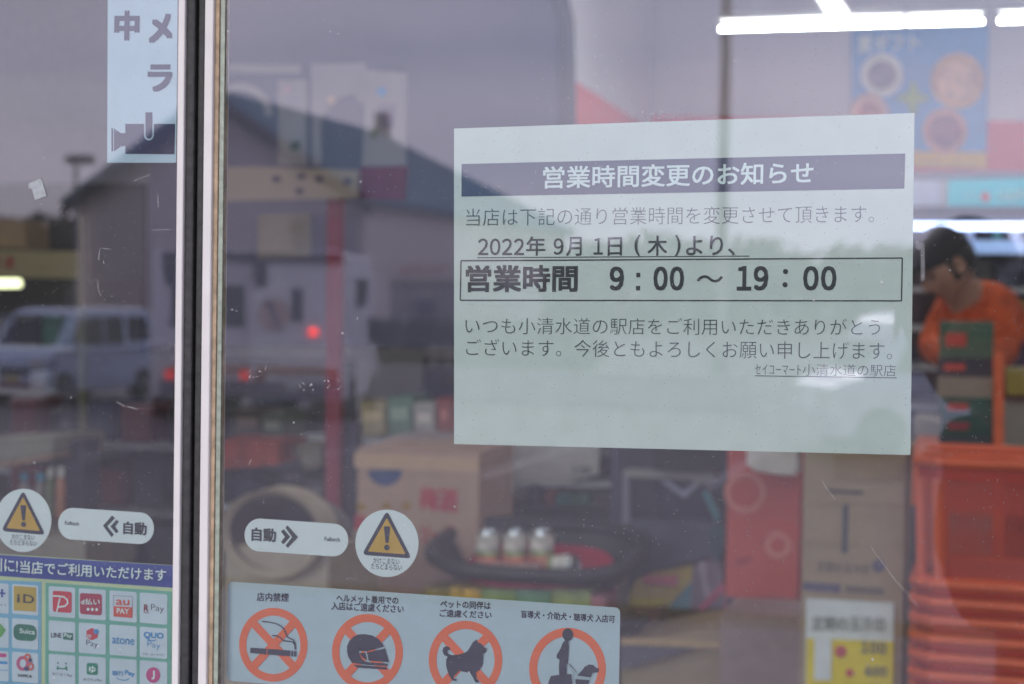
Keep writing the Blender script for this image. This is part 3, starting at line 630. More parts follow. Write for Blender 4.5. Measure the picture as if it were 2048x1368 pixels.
# sign boards over the chilled cabinet
th = thing('sign_board', 'teal sign board with a red dot above the chilled cabinet', 'sign', P(1980, 430, 6.5))
MB().slab([(1895, 360), (2250, 352), (2250, 430), (1895, 432)], 6.5, .08).build('sign_panel', M('teal_sign', (20, 150, 165), nscale=3, emit=.25), th)
MB().slab(ell(1971, 394, 9, 10, 16), 6.49, .004).build('red_dot', M('red_dot', (210, 50, 50)), th)
b = MB(); text(b, 'HAPPY', 1996, 404, 2062, 402, 22, 6.492, .02); text(b, 'いい', 1928, 405, 1962, 404, 24, 6.492, .0); b.build('lettering', M('faded_white_letters', (150, 200, 196)), th)
th = thing('sign_board', 'blank white board left of the teal sign, at the notice edge', 'sign', P(1855, 430, 6.5))
MB().slab([(1800, 362), (1883, 358), (1881, 430), (1800, 432)], 6.5, .06).build('sign_panel', M('bluish_white_board', (196, 206, 232)), th)
MB().slab([(1700, 345), (2300, 340), (2300, 352), (1700, 357)], 6.6, .1).build('sign_rail', M('grey_steel_rail', (130, 130, 146), metal=.3), th)

# chilled cabinet with lit shelves (far right)
th = thing('chilled_cabinet', 'open chilled cabinet with bluish lit shelves behind the clerk', 'cabinet', P(2000, 1000, 6.0))
c0 = P(1700, 436, 6.0); c1 = P(2260, 436, 6.0)
cabm = M('cabinet_grey', (70, 72, 82)); 
MB().box2((c0.x, 6.62, 0), (c1.x, 6.7, c0.z)).build('cabinet_back', M('cabinet_back_blue', (60, 66, 90)), th)
MB().box2((c0.x, 6.0, c0.z), (c1.x, 6.7, c0.z + .05)).build('cabinet_top', cabm, th)
for i, pz in enumerate((505, 585, 665, 745, 825, 905)):
    z = P(1990, pz, 6.0).z
    MB().box2((c0.x, 6.02, z), (c1.x, 6.61, z + .02)).build('cabinet_shelf', M('shelf_white', (190, 192, 200)), th)
    if i == 0: MB().box2((P(1925, 0, 6).x, 6.0, z - .004), (c1.x, 6.018, z + .05)).build('price_rail', M('glowing_blue_white', (150, 176, 226), emit=.35), th)  # rail glows by itself to stand in for the lit shelf front
MB().tube([(c0.x, 6.06, c0.z - .03), (c1.x, 6.06, c0.z - .03)], .014, 8).build('cabinet_tube', M('cool_tube', (190, 205, 255), emit=3), th)
pc = [(30, 36, 34), (60, 110, 96), (150, 60, 44), (40, 40, 52), (180, 150, 60), (90, 30, 36), (26, 60, 50), (170, 170, 176), (200, 160, 60), (36, 44, 74)]
PM = [M('pack_%d' % i, c, rough=.35, nscale=25, namt=.35) for i, c in enumerate(pc)]
PACKN = ['near black', 'sage green', 'rust red', 'slate', 'mustard', 'maroon', 'bottle green', 'silver', 'golden', 'navy']
def pack(x, y, z, w_, d_, h_, mi, lab, grp, kind=0):
    if kind == 0:
        o = MB().box2((x, y, z), (x + w_, y + d_, z + h_)).build('packet', PM[mi]); bevel(o, .006, 1)
    else:
        r = w_ / 2; o = MB().lathe((x + r, y + r, z), [(0, 0), (r, 0), (r, h_ * .62), (r * .42, h_ * .8), (r * .42, h_ * .97), (0, h_)], 12).build('bottle', PM[mi], smooth=True)
    return tag(o, lab, 'packet' if kind == 0 else 'bottle', grp)
rr = random.Random(3)
for i, pz in enumerate((585, 665, 745, 825, 905)):
    z = P(1990, pz, 6.0).z + .021
    x = P(1900, 0, 6).x; kk = 0
    while x < P(2075, 0, 6).x:
        wd = rr.uniform(.07, .13); mi = rr.choice([0, 0, 3, 6, 1, 2, 4, 7, 9]); 
        pack(x, 6.06, z, wd, .2, rr.uniform(.09, .13), mi, '%s packet, %s from left on the %s shelf of the chilled cabinet' % (PACKN[mi], ORDW[kk], ORDW[i + 1]), 'packets on the chilled cabinet', rr.random() < .3); kk += 1
        x += wd + .012
for k_, (a_, c_) in enumerate((((1985, 462), (2002, 500)), ((1930, 470), (1948, 502)), ((2020, 474), (2042, 500)))):
    p0 = P(a_[0], c_[1], 6.1); p1 = P(c_[0], a_[1], 6.1); pack(p0.x, 6.1, P(1990, 505, 6.0).z + .021, p1.x - p0.x, .1, .1, (1, 7, 7)[k_], ['green carton on the top lit shelf', 'silver carton at the left of the top lit shelf', 'silver carton at the right of the top lit shelf'][k_], 'cartons on the top shelf')

# people --------------------------------------------------------------
def skin_mesh(verts, edges, rad, sub=2):
    me = bpy.data.meshes.new('tmp'); me.from_pydata(verts, edges, []); o = bpy.data.objects.new('tmp', me); C.objects.link(o)
    sm = o.modifiers.new('s', 'SKIN'); sl = me.skin_vertices[0].data
    for i, r in enumerate(rad):
        sl[i].radius = (r, r) if not isinstance(r, tuple) else r
        sl[i].use_root = (i == 0)
    if sub: ss = o.modifiers.new('u', 'SUBSURF'); ss.levels = sub; ss.render_levels = sub
    dg = bpy.context.evaluated_depsgraph_get(); ev = o.evaluated_get(dg); m2 = ev.to_mesh()
    vs = [v.co.copy() for v in m2.vertices]; fs = [list(p.vertices) for p in m2.polygons]; ev.to_mesh_clear()
    bpy.data.objects.remove(o); bpy.data.meshes.remove(me)
    return vs, fs
def head_mesh(c, fd, upv, s=1):
    """head with brow, nose, mouth, chin, eyes and ears; fd = facing direction"""
    fd = Vector(fd).normalized(); upv = Vector(upv); upv = (upv - fd * upv.dot(fd)).normalized(); sd_ = fd.cross(upv)
    vs, fs = [], []; nu, nv = 28, 20
    for j in range(nv + 1):
        ph = PI * j / nv
        for i in range(nu):
            t = 2 * PI * i / nu; x = math.sin(ph) * math.cos(t); y = math.sin(ph) * math.sin(t); z = math.cos(ph)
            w_ = .076 * (1 - .28 * max(0, -z) ** 1.5); r = Vector((x * .098, y * w_, z * .118))
            if x > 0:
                r.x *= 1 - .10 * abs(y)
                if abs(y) < .24 and -.42 < z < .1: r.x += .024 * (1 - abs(y) / .24) * (1 - abs(z + .2) / .34 if abs(z + .2) < .34 else 0)
                if .12 < abs(y) < .5 and abs(z - .06) < .13: r.x -= .008
                if abs(z + .55) < .07 and abs(y) < .3: r.x += .004
                if z < -.75: r.x += .012
            vs.append(Vector(c) + (fd * r.x + sd_ * r.y + upv * r.z) * s)
    for j in range(nv):
        for i in range(nu): fs.append([j * nu + i, j * nu + (i + 1) % nu, (j + 1) * nu + (i + 1) % nu, (j + 1) * nu + i])
    return vs, fs, fd, sd_, upv
def person(name, lab, J, mats, hairmat, zone, cap=None, fd=(0, 1, 0), upv=(0, 0, 1), bulk=1):
    t = thing(name, lab, 'person', (J['pelvis'][0], J['pelvis'][1], min(J['lf'][2], J['rf'][2]) - .04))
    order = ['pelvis', 'waist', 'chest', 'neck0', 'neck', 'ls', 'le', 'lw', 'rs', 're', 'rw', 'lh', 'lk', 'lf', 'lt', 'rh', 'rk', 'rf', 'rt_']
    rad = {'pelvis': (.155, .115), 'waist': (.145, .105), 'chest': (.165, .12), 'neck0': .075, 'neck': .055, 'ls': .075, 'le': .052, 'lw': .034, 'rs': .075, 're': .052, 'rw': .034,
           'lh': .10, 'lk': .068, 'lf': .045, 'lt': .035, 'rh': .10, 'rk': .068, 'rf': .045, 'rt_': .035}
    E = [('pelvis', 'waist'), ('waist', 'chest'), ('chest', 'neck0'), ('neck0', 'neck'), ('chest', 'ls'), ('ls', 'le'), ('le', 'lw'), ('chest', 'rs'), ('rs', 're'), ('re', 'rw'),
         ('pelvis', 'lh'), ('lh', 'lk'), ('lk', 'lf'), ('lf', 'lt'), ('pelvis', 'rh'), ('rh', 'rk'), ('rk', 'rf'), ('rf', 'rt_')]
    for k in ('waist', 'chest', 'ls', 'le', 'rs', 're'): rad[k] = tuple(q * bulk for q in rad[k]) if isinstance(rad[k], tuple) else rad[k] * bulk
    ix = {k: i for i, k in enumerate(order)}
    vs, fs = skin_mesh([J[k] for k in order], [(ix[a], ix[b]) for a, b in E], [rad[k] for k in order])
    b = MB(); b.add(vs, fs)
    def segd(p, a, c):
        a = Vector(a); c = Vector(c); d = c - a; u = max(0, min(1, (p - a).dot(d) / max(d.length_squared, 1e-9))); return (p - a - d * u).length
    for i, f in enumerate(b.f):
        p = sum((b.v[k] for k in f), Vector()) / len(f)
        best = min(E, key=lambda e: segd(p, J[e[0]], J[e[1]])); b.mi[i] = zone(best, p)
    hv, hf, F, Sx, U = head_mesh(J['head'], fd, upv)
    b.cur = 2; b.add(hv, hf)
    for s in (-1, 1):                                   # ears
        e = Vector(J['head']) + Sx * s * .078
        b.add([e + F * (.022 * math.cos(q)) + U * (.034 * math.sin(q)) + Sx * s * .012 for q in [2 * PI * i / 10 for i in range(10)]] + [e], [(i, (i + 1) % 10, 10) for i in range(10)])
    for side, wr, el in (('l', 'lw', 'le'), ('r', 'rw', 're')):   # hands: palm, four bent fingers, thumb from the side
        W = Vector(J[wr]); d = (W - Vector(J[el])).normalized(); grip = J.get(side + 'grip', Vector((0, 0, -1)))
        n_ = (Vector(grip) - d * d.dot(Vector(grip))).normalized(); sx = d.cross(n_) * (1 if side == 'l' else -1)
        pv, pf = skin_mesh([W, W + d * .04, W + d * .085], [(0, 1), (1, 2)], [(.026, .018), (.036, .016), (.036, .014)], 1); b.add(pv, pf)
        for q in range(4):
            o = W + d * .075 + sx * (-.027 + .018 * q); ln = (.062, .074, .069, .054)[q]
            pts = [o, o + d * ln * .45 + n_ * .006, o + d * ln * .7 + n_ * ln * .38, o + d * ln * .62 + n_ * ln * .8]
            fv, ff = skin_mesh(pts, [(0, 1), (1, 2), (2, 3)], [.009, .0085, .008, .007], 1); b.add(fv, ff)
        o = W + d * .02 - sx * .028
        fv, ff = skin_mesh([o, o + d * .03 - sx * .02 + n_ * .012, o + d * .055 - sx * .016 + n_ * .03], [(0, 1), (1, 2)], [.013, .010, .008], 1); b.add(fv, ff)
    b.build('body', mats, t, smooth=True)
    # eyes
    for s in (-1, 1): MB().lathe(Vector(J['head']) + F * .083 + Sx * s * .032 + U * .008, [(0, -.009), (.008, -.005), (.011, 0), (.008, .005), (0, .009)], 10).build('eye', M('eye_dark', (30, 24, 22), rough=.2), t)
    # hair shell
    hb = MB(); vv, ff, *_ = head_mesh(Vector(J['head']) - F * .012 + U * .008, fd, upv, 1.10)
    keep = []
    for f in ff:
        p = sum((vv[k] for k in f), Vector()) / len(f) - Vector(J['head']); x = p.dot(F); z = p.dot(U)
        if z > .062 or (x < .02 and z > -.045): keep.append(f)
    hb.add(vv, keep); hb.build('hair', hairmat, t, smooth=True)
    if cap: cap(t, Vector(J['head']), F, Sx, U)
    return t
skin = M('skin_tone', (188, 140, 116), rough=.55, nscale=30, namt=.06)
hair = M('black_hair', (24, 20, 20), rough=.5, nscale=90, namt=.4)
def cap(t, h, F, Sx, U):
    b = MB(); v, f_, *_ = head_mesh(h - F * .008 + U * .012, F, U, 1.13)
    b.add(v, [q for q in f_ if sum((v[k] for k in q), Vector()).dot(U) / len(q) - h.dot(U) > .04])
    p = h + F * .085 + U * .045; b.prism([p - Sx * .07, p + Sx * .07, p + Sx * .045 + F * .065 - U * .01, p - Sx * .045 + F * .065 - U * .01], U * .006)
    b.build('cap', M('black_cap', (22, 22, 28), rough=.9), t, smooth=True)
# clerk in orange, leaning over the shelf (at about 5 m from the glass)
yc = 4.95
def Q(px, py, dy=0): return P(px, py, yc + dy)
clerkJ = dict(pelvis=Q(1990, 905, .35), waist=Q(1995, 790, .28), chest=Q(1962, 650, .08), neck0=Q(1932, 585, -.02), neck=Q(1912, 562, -.08), head=Q(1890, 530, -.14),
    ls=Q(1988, 606, .0), le=Q(2006, 716, -.12), lw=Q(1938, 700, -.34), rs=Q(1900, 618, .14), re=Q(1868, 700, .05), rw=Q(1900, 720, -.25),
    lh=Q(2020, 920, .38), rh=Q(1960, 920, .38), lk=Vector(), lf=Vector(), lt=Vector(), rk=Vector(), rf=Vector(), rt_=Vector())
for s, h in (('l', 'lh'), ('r', 'rh')):
    H = clerkJ[h]; clerkJ[s + 'k'] = Vector((H.x, H.y - .05, H.z * .53)); clerkJ[s + 'f'] = Vector((H.x, H.y, .07)); clerkJ['lt' if s == 'l' else 'rt_'] = Vector((H.x - .03, H.y - .14, .045))
def zclerk(e, p):
    if e[1] in ('lw', 'rw'): return 0
    if e[0] in ('lh', 'rh', 'lk', 'rk', 'lf', 'rf') or e[1] in ('lh', 'rh'): return 3
    if e[1] == 'neck': return 2
    if e in (('pelvis', 'waist'), ('waist', 'chest')) and p.y < clerkJ['waist'].y + .0: return 1
    return 0
person('person', 'shop clerk in an orange jacket, dark cap and red apron bending over the goods', clerkJ,
       [M('orange_jacket', (226, 88, 22), rough=.7, nscale=16, namt=.3, bump=1), M('dark_red_apron', (84, 24, 34), nscale=10), skin, M('dark_trousers', (40, 38, 46))], hair, zclerk, cap, fd=(-.7, -.45, -.62), upv=(-.5, -.35, .8), bulk=1.22)

# goods stack in front of the clerk
ys = 3.55
stk = [((1877, 645, 1988, 716), (70, 96, 76), 'mossy green carton, topmost of the stack before the clerk', (196, 62, 44)), ((1874, 717, 1986, 753), (40, 38, 58), 'dark carton with a red label, second of the stack before the clerk', (200, 60, 50)),
       ((1874, 754, 1986, 795), (150, 134, 118), 'plain beige carton in the middle of the stack before the clerk', None), ((1880, 796, 1985, 832), (28, 84, 72), 'teal green carton under the beige one in the stack', (150, 60, 64)),
       ((1882, 833, 1985, 872), (22, 70, 58), 'dark green carton with a dull red label near the stack foot', (150, 40, 48)), ((1876, 873, 1984, 918), (54, 56, 64), 'dark grey carton at the foot of the visible stack', (140, 40, 56))]
for (x0, y0, x1, y1), c, lab, lc in stk:
    fn = (lambda t, x0=x0, y0=y0, x1=x1, y1=y1, lc=lc: patch(t, 'label', [(x0 + 14, y0 + (y1 - y0) * .3), (x0 + 56, y0 + (y1 - y0) * .3), (x0 + 56, y0 + (y1 - y0) * .68), (x0 + 14, y0 + (y1 - y0) * .68)], ys, M('carton_label_%d' % lc[1], lc))) if lc else None
    carton(x0, y0, x1, y1 - 1, ys, .24, M('carton_%d_%d' % (c[0], c[1]), c, nscale=14, namt=.2), 'carton', lab, 'carton', 'cartons stacked before the clerk', fn)
pq = P(1990, 919, ys); pz0 = P(1874, 919, ys)
st = thing('display_stand', 'display stand with an orange corner post under the carton stack', 'stand', (pq.x, ys, 0))
MB().box2((pz0.x, ys, 0), (pq.x, ys + .26, pz0.z - .005)).build('plinth', M('stand_grey', (120, 112, 106)), st)
MB().slab([(1987, 706), (2008, 704), (2008, 1400), (1987, 1400)], ys - .03, .04).build('corner_post', M('orange_post', (226, 96, 40)), st)
tag(MB().slab([(1828, 888), (1872, 890), (1872, 1010), (1820, 1010)], 3.3, .3).build('orange_crate', M('orange_crate_plastic', (222, 92, 26))), 'bright orange crate at the lower right corner of the notice', 'crate')
tag(MB().slab([(1826, 838), (1884, 845), (1884, 886), (1826, 884)], 3.9, .3).build('paper_carton', M('cream_carton', (176, 164, 146))), 'cream carton between the notice edge and the carton stack', 'carton')
tag(MB().slab([(2012, 738), (2120, 738), (2120, 790), (2014, 790)], 4.1, .2).build('paper_carton', M('yellow_carton', (160, 138, 30))), 'yellow carton right of the orange post', 'carton')
tag(MB().slab([(2010, 812), (2120, 812), (2120, 925), (2010, 925)], 4.0, .3).build('paper_carton', M('beige_carton', (150, 140, 128))), 'beige carton right of the orange post, under the yellow one', 'carton')

# stack of red shopping baskets
yb = 1.95
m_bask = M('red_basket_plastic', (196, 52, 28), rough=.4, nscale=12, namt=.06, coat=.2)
m_bask2 = M('pale_red_basket_rim', (222, 92, 50), rough=.4, nscale=12, namt=.06)
X0b, X1b = P(1832, 1000, yb).x, P(2255, 1000, yb).x; DB = .30
def basket(zt, h, lab, full):
    t = thing('shopping_basket', lab, 'basket', ((X0b + X1b) / 2, yb + DB / 2, zt - h), 'stack of red shopping baskets')
    rim = MB(); ins = .0
    def loop(z, k): return [Vector((X0b + k + .03, yb + k, z)), Vector((X1b - k - .03, yb + k, z)), Vector((X1b - k, yb + k + .03, z)), Vector((X1b - k, yb + DB - k - .03, z)), Vector((X1b - k - .03, yb + DB - k, z)), Vector((X0b + k + .03, yb + DB - k, z)), Vector((X0b + k, yb + DB - k - .03, z)), Vector((X0b + k, yb + k + .03, z))]
    lp = loop(zt, 0); rim.tube(lp + [lp[0], lp[1]], .010, 8, False); rim.build('rim', m_bask2, t, smooth=True)
    if full:
        a = loop(zt - .03, .004); c = loop(zt - .008, .002); s_ = MB()
        s_.add(a + c, [(i, (i + 1) % 8, (i + 1) % 8 + 8, i + 8) for i in range(8)]); s_.build('rim_skirt', m_bask, t)
        lo = loop(zt - h, .012); mid = loop(zt - .032, .006); w_ = MB()
        w_.tube(lo + [lo[0], lo[1]], .010, 8, False)
        zl_ = zt - .36 * h
        for i in range(8):                                # solid corner straps
            w_.tube([mid[i], lo[i]], .011, 6)
        w_.build('frame', m_bask2, t, smooth=True)
        lat = MB()
        for side in ((0, 1), (2, 3), (4, 5), (6, 7)):
            A, B_ = mid[side[0]], mid[side[1]]; D, E_ = lo[side[0]], lo[side[1]]; n = 44 if side[0] in (0, 4) else 24
            for i in range(n + 1):
                u = i / n; lat.tube([A.lerp(B_, u), D.lerp(E_, u)], .0011, 4, False)
            for j in range(1, 30):
                v = j / 30; lat.tube([A.lerp(D, v), B_.lerp(E_, v)], .0011 if j > 9 else .0026, 4, False)
        o = lat.build('lattice', m_bask, t); o['kind'] = 'stuff'
        fl = loop(zt - h + .004, .032); MB().poly(fl).build('basket_floor', m_bask, t)
        hd = MB(); hd.tube([Vector((X0b + .0, yb + DB / 2 - .05, zt + .006)), Vector((X0b + .06, yb + .02, zt + .012)), Vector((X1b - .06, yb + .02, zt + .012)), Vector((X1b, yb + DB / 2 - .05, zt + .006))], .006, 8); hd.build('handle', m_bask2, t, smooth=True)
    else:
        a = loop(zt - .022, .006); c = loop(zt - .005, .003); s_ = MB(); s_.add(a + c, [(i, (i + 1) % 8, (i + 1) % 8 + 8, i + 8) for i in range(8)]); s_.build('rim_skirt', m_bask, t)
    return t
ztop = P(1900, 926, yb).z; zbot = P(1900, 1168, yb).z; stepb = P(1900, 1000, yb).z - P(1900, 1037, yb).z
basket(ztop, ztop - zbot, 'top red shopping basket of the stack with its mesh side showing', True)
nb = 0; z = zbot - .002
ordn = ['second', 'third', 'fourth', 'fifth', 'sixth', 'seventh', 'eighth', 'ninth', 'tenth', 'eleventh', 'twelfth', 'thirteenth']
while z > .10 and nb < 12:
    basket(z, .04, 'nested red shopping basket, %s from the top of the stack' % ordn[nb], False); z -= stepb; nb += 1
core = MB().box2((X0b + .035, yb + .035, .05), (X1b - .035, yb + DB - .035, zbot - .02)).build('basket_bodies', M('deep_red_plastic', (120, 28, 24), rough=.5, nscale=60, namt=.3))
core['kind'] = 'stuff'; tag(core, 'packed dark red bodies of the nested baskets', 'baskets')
tag(MB().box2((X0b, yb, .0), (X1b, yb + DB, .049)).build('basket_dolly', m_dark), 'low black dolly under the red basket stack', 'dolly')

# tall cardboard cartons with price card
yk = 2.1
def kfront(t):
    patch(t, 'print', [(1656, 978), (1726, 982), (1725, 989), (1656, 985)], yk, M('kraft_ink', (70, 60, 54)))
    patch(t, 'print', [(1686, 1010), (1697, 1010), (1694, 1106), (1683, 1106)], yk, M('kraft_ink_blue', (70, 72, 84)))
    patch(t, 'print', [(1607, 1164), (1681, 1169), (1681, 1186), (1607, 1181)], yk, M('kraft_ink_violet', (92, 84, 108)))
    patch(t, 'print', [(1690, 1171), (1768, 1176), (1768, 1190), (1690, 1186)], yk, M('kraft_ink_grey', (116, 100, 92)))
    patch(t, 'print', ell(1757, 1132, 13, 13, 14), yk, M('kraft_ink_violet'))
    b = MB(); text(b, '定期の玉冷出', 1634, 1143, 1738, 1149, 22, yk - .003, .01); b.build('print', M('kraft_ink_grey'), t)
    patch(t, 'tape_seam', [(1600, 1005), (1806, 1010), (1806, 1012), (1600, 1007)], yk, card_grey)
    patch(t, 'tape_seam', [(1594, 1085), (1806, 1091), (1806, 1093), (1594, 1087)], yk, card_grey)
    patch(t, 'darker_corner_patch', [(1668, 908), (1806, 908), (1806, 962), (1668, 960)], yk, card_grey)  # patch slightly darker than the rest of the carton front
carton(1592, 906, 1812, 1700, yk, .3, card_brown, 'carton', 'tall brown cardboard carton standing under the right half of the notice', 'carton', None, kfront)
th = thing('price_card', 'white and yellow price card on the tall brown carton', 'price card', P(1700, 1420, yk - .006))
yq = yk - .01
MB().slab([(1612, 1197), (1788, 1206), (1786, 1425), (1610, 1420)], yq, .003).build('card_sheet', M('price_card_white', (214, 216, 214)), th)
MB().slab([(1613, 1277), (1787, 1283), (1786, 1425), (1612, 1420)], yq - .004, .002).build('yellow_field', M('price_yellow', (222, 196, 20)), th)
MB().slab([(1629, 1278), (1663, 1279), (1662, 1360), (1628, 1360)], yq - .008, .002).build('white_field', M('price_card_white'), th)
b = MB(); text(b, '定期の玉冷出', 1624, 1262, 1768, 1262, 30, yq - .0045, .0); digits(b, '100', 1722, 1306, 1772, 23, yq - .0085, .03, 1309); digits(b, '600', 1730, 1352, 1774, 20, yq - .0085, .03, 1354); b.build('lettering', M('price_ink', (90, 94, 96)), th)
for cx, cy, r in ((1681, 1303, 12), (1699, 1346, 8)): MB().slab(ell(cx, cy, r, r, 14), yq - .0085, .002).build('red_badge', M('badge_red', (190, 70, 70)), th)

# coral carton panel and pale lampshade-like box
yo = 3.0
def ofront(t):
    patch(t, 'dark_band', [(1452, 1194), (1592, 1200), (1592, 1240), (1452, 1236)], yo, M('band_violet', (62, 56, 84)))
    for q in ((1490, 985, 42, 30), (1556, 1090, 27, 15)):
        b = MB(); b.ring(q[0], q[1], q[2], q[2], q[3], q[3], yo - .003); b.build('ring_print', M('pale_coral', (226, 128, 112)), t)
    patch(t, 'print', [(1470, 1120), (1500, 1112), (1504, 1122), (1476, 1132)], yo, M('deep_coral', (168, 48, 50)))
carton(1446, 900, 1600, 1400, yo, .3, M('coral_board', (204, 76, 62), nscale=5, namt=.08), 'display_carton', 'tall coral red display carton left of the brown carton', 'carton', None, ofront)
tag(MB().slab([(1494, 850), (1592, 850), (1592, 950), (1560, 950), (1510, 942), (1494, 930)], 2.85, .12).build('plastic_container', M('milky_plastic', (206, 196, 188))), 'milky white container hanging before the coral carton', 'container')
tag(MB().slab([(1440, 1232), (1600, 1237), (1600, 1420), (1440, 1420)], 2.7, .25).build('carton', M('mauve_grey_card', (150, 126, 124))), 'mauve grey carton at the bottom below the coral one', 'carton')
# dark rack with bags
yr = 3.2
th = thing('bag_rack', 'dark rack of hanging bags below the middle of the notice', 'rack', P(1320, 1300, yr))
MB().slab([(1236, 890), (1452, 892), (1452, 1210), (1236, 1180)], yr + .12, .1).build('rack_back', M('rack_dark_grey', (54, 52, 66)), th)  # rack back in one even dark grey
MB().slab([(1222, 880), (1240, 880), (1238, 1280), (1220, 1280)], yr, .03).build('rack_post', M('rack_violet_post', (56, 52, 76)), th)
MB().slab([(1244, 940), (1258, 940), (1257, 1290), (1243, 1290)], yr - .02, .02).build('rack_post', M('rack_pale_post', (126, 122, 134)), th)
tag(MB().slab([(1300, 880), (1452, 880), (1456, 900), (1446, 932), (1420, 942), (1310, 940)], yr - .1, .12).build('black_case', M('soft_black_cloth', (26, 25, 28), rough=.9)), 'soft black case below the centre of the notice', 'case')
tag(MB().slab([(1250, 940), (1428, 944), (1426, 962), (1392, 972), (1380, 960), (1250, 954)], yr - .04, .05).build('grey_tray', M('warm_grey_tray', (150, 146, 142))), 'warm grey strip shelf under the black case', 'shelf')
th = thing('cloth_bag', 'dark blue folded cloth with a white chevron on the bag rack', 'bag', P(1370, 1050, yr))
MB().slab([(1312, 958), (1410, 960), (1430, 1000), (1420, 1046), (1316, 1044)], yr, .08).build('cloth', M('navy_cloth', (38, 36, 58), rough=.9, nscale=20, namt=.3), th)
MB().slab([(1320, 962), (1338, 962), (1366, 982), (1392, 964), (1404, 966), (1368, 996)], yr - .006, .005).build('white_chevron', M('lilac_white_cloth', (176, 172, 196)), th)
tag(MB().slab([(1403, 984), (1416, 982), (1442, 1036), (1430, 1044)], yr - .03, .02).build('teal_strap', M('teal_cloth', (70, 134, 146))), 'short teal strap hanging right of the white chevron', 'strap')
tag(MB().slab([(1252, 1046), (1320, 1040), (1420, 1044), (1452, 1060), (1450, 1090), (1430, 1140), (1416, 1110), (1380, 1124), (1300, 1136), (1252, 1150)], yr - .06, .1).build('grey_bag', M('slate_cloth', (72, 72, 90), rough=.85, nscale=8, namt=.3)), 'slate grey folded bag slumped across the rack', 'bag')
tag(MB().slab([(1430, 1046), (1452, 1058), (1448, 1090), (1436, 1122), (1424, 1100), (1418, 1060)], yr - .09, .03).build('teal_pouch', M('dark_teal_cloth', (36, 74, 84), rough=.8)), 'dark teal pouch at the right end of the rack', 'pouch')
th = thing('snack_bag', 'yellow snack bag with a pink top label and teal corner', 'bag', P(1320, 1215, yr))
MB().slab([(1272, 1158), (1300, 1146), (1386, 1130), (1386, 1214), (1258, 1212), (1262, 1180)], yr - .05, .06).build('bag_body', M('yellow_foil', (196, 164, 60), rough=.35, nscale=9, namt=.2), th)
MB().slab([(1286, 1150), (1356, 1150), (1354, 1174), (1286, 1168)], yr - .058, .004).build('top_label', M('pink_label', (198, 96, 100)), th)
MB().slab([(1258, 1195), (1345, 1198), (1310, 1214), (1256, 1213)], yr - .058, .004).build('bright_foot', M('bright_yellow_foil', (206, 180, 20)), th)
MB().slab([(1386, 1160), (1384, 1216), (1334, 1216), (1352, 1196)], yr - .064, .004).build('teal_corner', M('teal_foil', (74, 130, 142)), th)
th = thing('snack_bag', 'lilac striped snack bag right of the yellow one', 'bag', P(1420, 1215, yr))
MB().slab([(1386, 1130), (1420, 1120), (1444, 1126), (1452, 1216), (1380, 1216)], yr - .07, .05).build('bag_body', M('lilac_foil', (124, 104, 120), rough=.4, nscale=14, namt=.3), th)
MB().slab([(1448, 1160), (1450, 1182), (1406, 1222), (1394, 1218)], yr - .078, .004).build('pink_stripe', M('magenta_stripe', (180, 70, 104)), th)
MB().slab([(1398, 1124), (1408, 1122), (1420, 1190), (1412, 1196)], yr - .078, .004).build('pale_stripe', M('pale_lilac', (170, 154, 170)), th)
th = thing('open_carton', 'open brown carton with its flap up at the bottom under the snack bags', 'carton', P(1340, 1420, 2.8))
MB().slab([(1240, 1296), (1380, 1266), (1466, 1262), (1468, 1480), (1240, 1480)], 2.8, .3).build('carton_front', card_brown, th)
MB().slab([(1240, 1278), (1458, 1286), (1460, 1298), (1240, 1290)], 2.77, .02).build('carton_rim', M('pale_kraft', (190, 158, 120)), th)
MB().slab([(1240, 1290), (1392, 1296), (1240, 1340)], 2.76, .008).build('dark_flap', M('slate_print', (84, 78, 92)), th)
MB().slab([(1240, 1270), (1466, 1276), (1466, 1288), (1240, 1282)], 3.12, .02).build('carton_rim', card_grey, th)

# cans in a black basket
yn = 2.75
m_blk = M('black_plastic', (36, 34, 42), rough=.5, nscale=30)
th = thing('wire_basket', 'black oval basket with a red lining holding drink cans', 'basket', P(1040, 1175, yn))
cL, cR = P(832, 1140, yn), P(1250, 1140, yn); cx = (cL.x + cR.x) / 2; hw = (cR.x - cL.x) / 2; zr = P(1040, 1048, yn + .3).z; zb0 = P(1040, 1170, yn).z
b = MB(); nseg = 40; ring_o = []; zfr = P(1040, 1148, yn).z
def ovl(k, z, yk_=0): return [Vector((cx + hw * k * math.copysign(abs(math.cos(t)) ** .6, math.cos(t)), yn + .17 + yk_ + .17 * k * math.copysign(abs(math.sin(t)) ** .6, math.sin(t)), z if callable(z) is False else z(math.sin(t)))) for t in [2 * PI * i / nseg for i in range(nseg)]]
zf = lambda s: zfr + (zr - zfr) * (s + 1) / 2
top = ovl(1, zf); bot = ovl(.86, zb0)
b.tube(top + [top[0], top[1]], .018, 8, False); b.add(top + bot, [(i, (i + 1) % nseg, (i + 1) % nseg + nseg, i + nseg) for i in range(nseg)]); b.poly(bot)
b.build('basket_shell', m_blk, th, smooth=True)
li = ovl(.72, lambda s: zf(s) - .045); lb = ovl(.68, zb0 + .012); b = MB()
b.add(li + lb, [(i, (i + 1) % nseg, (i + 1) % nseg + nseg, i + nseg) for i in range(nseg)]); b.poly(lb); b.build('red_lining', M('red_lining', (170, 28, 60), rough=.7), th)
can_al = M('can_aluminium', (190, 190, 192), rough=.25, metal=.8)
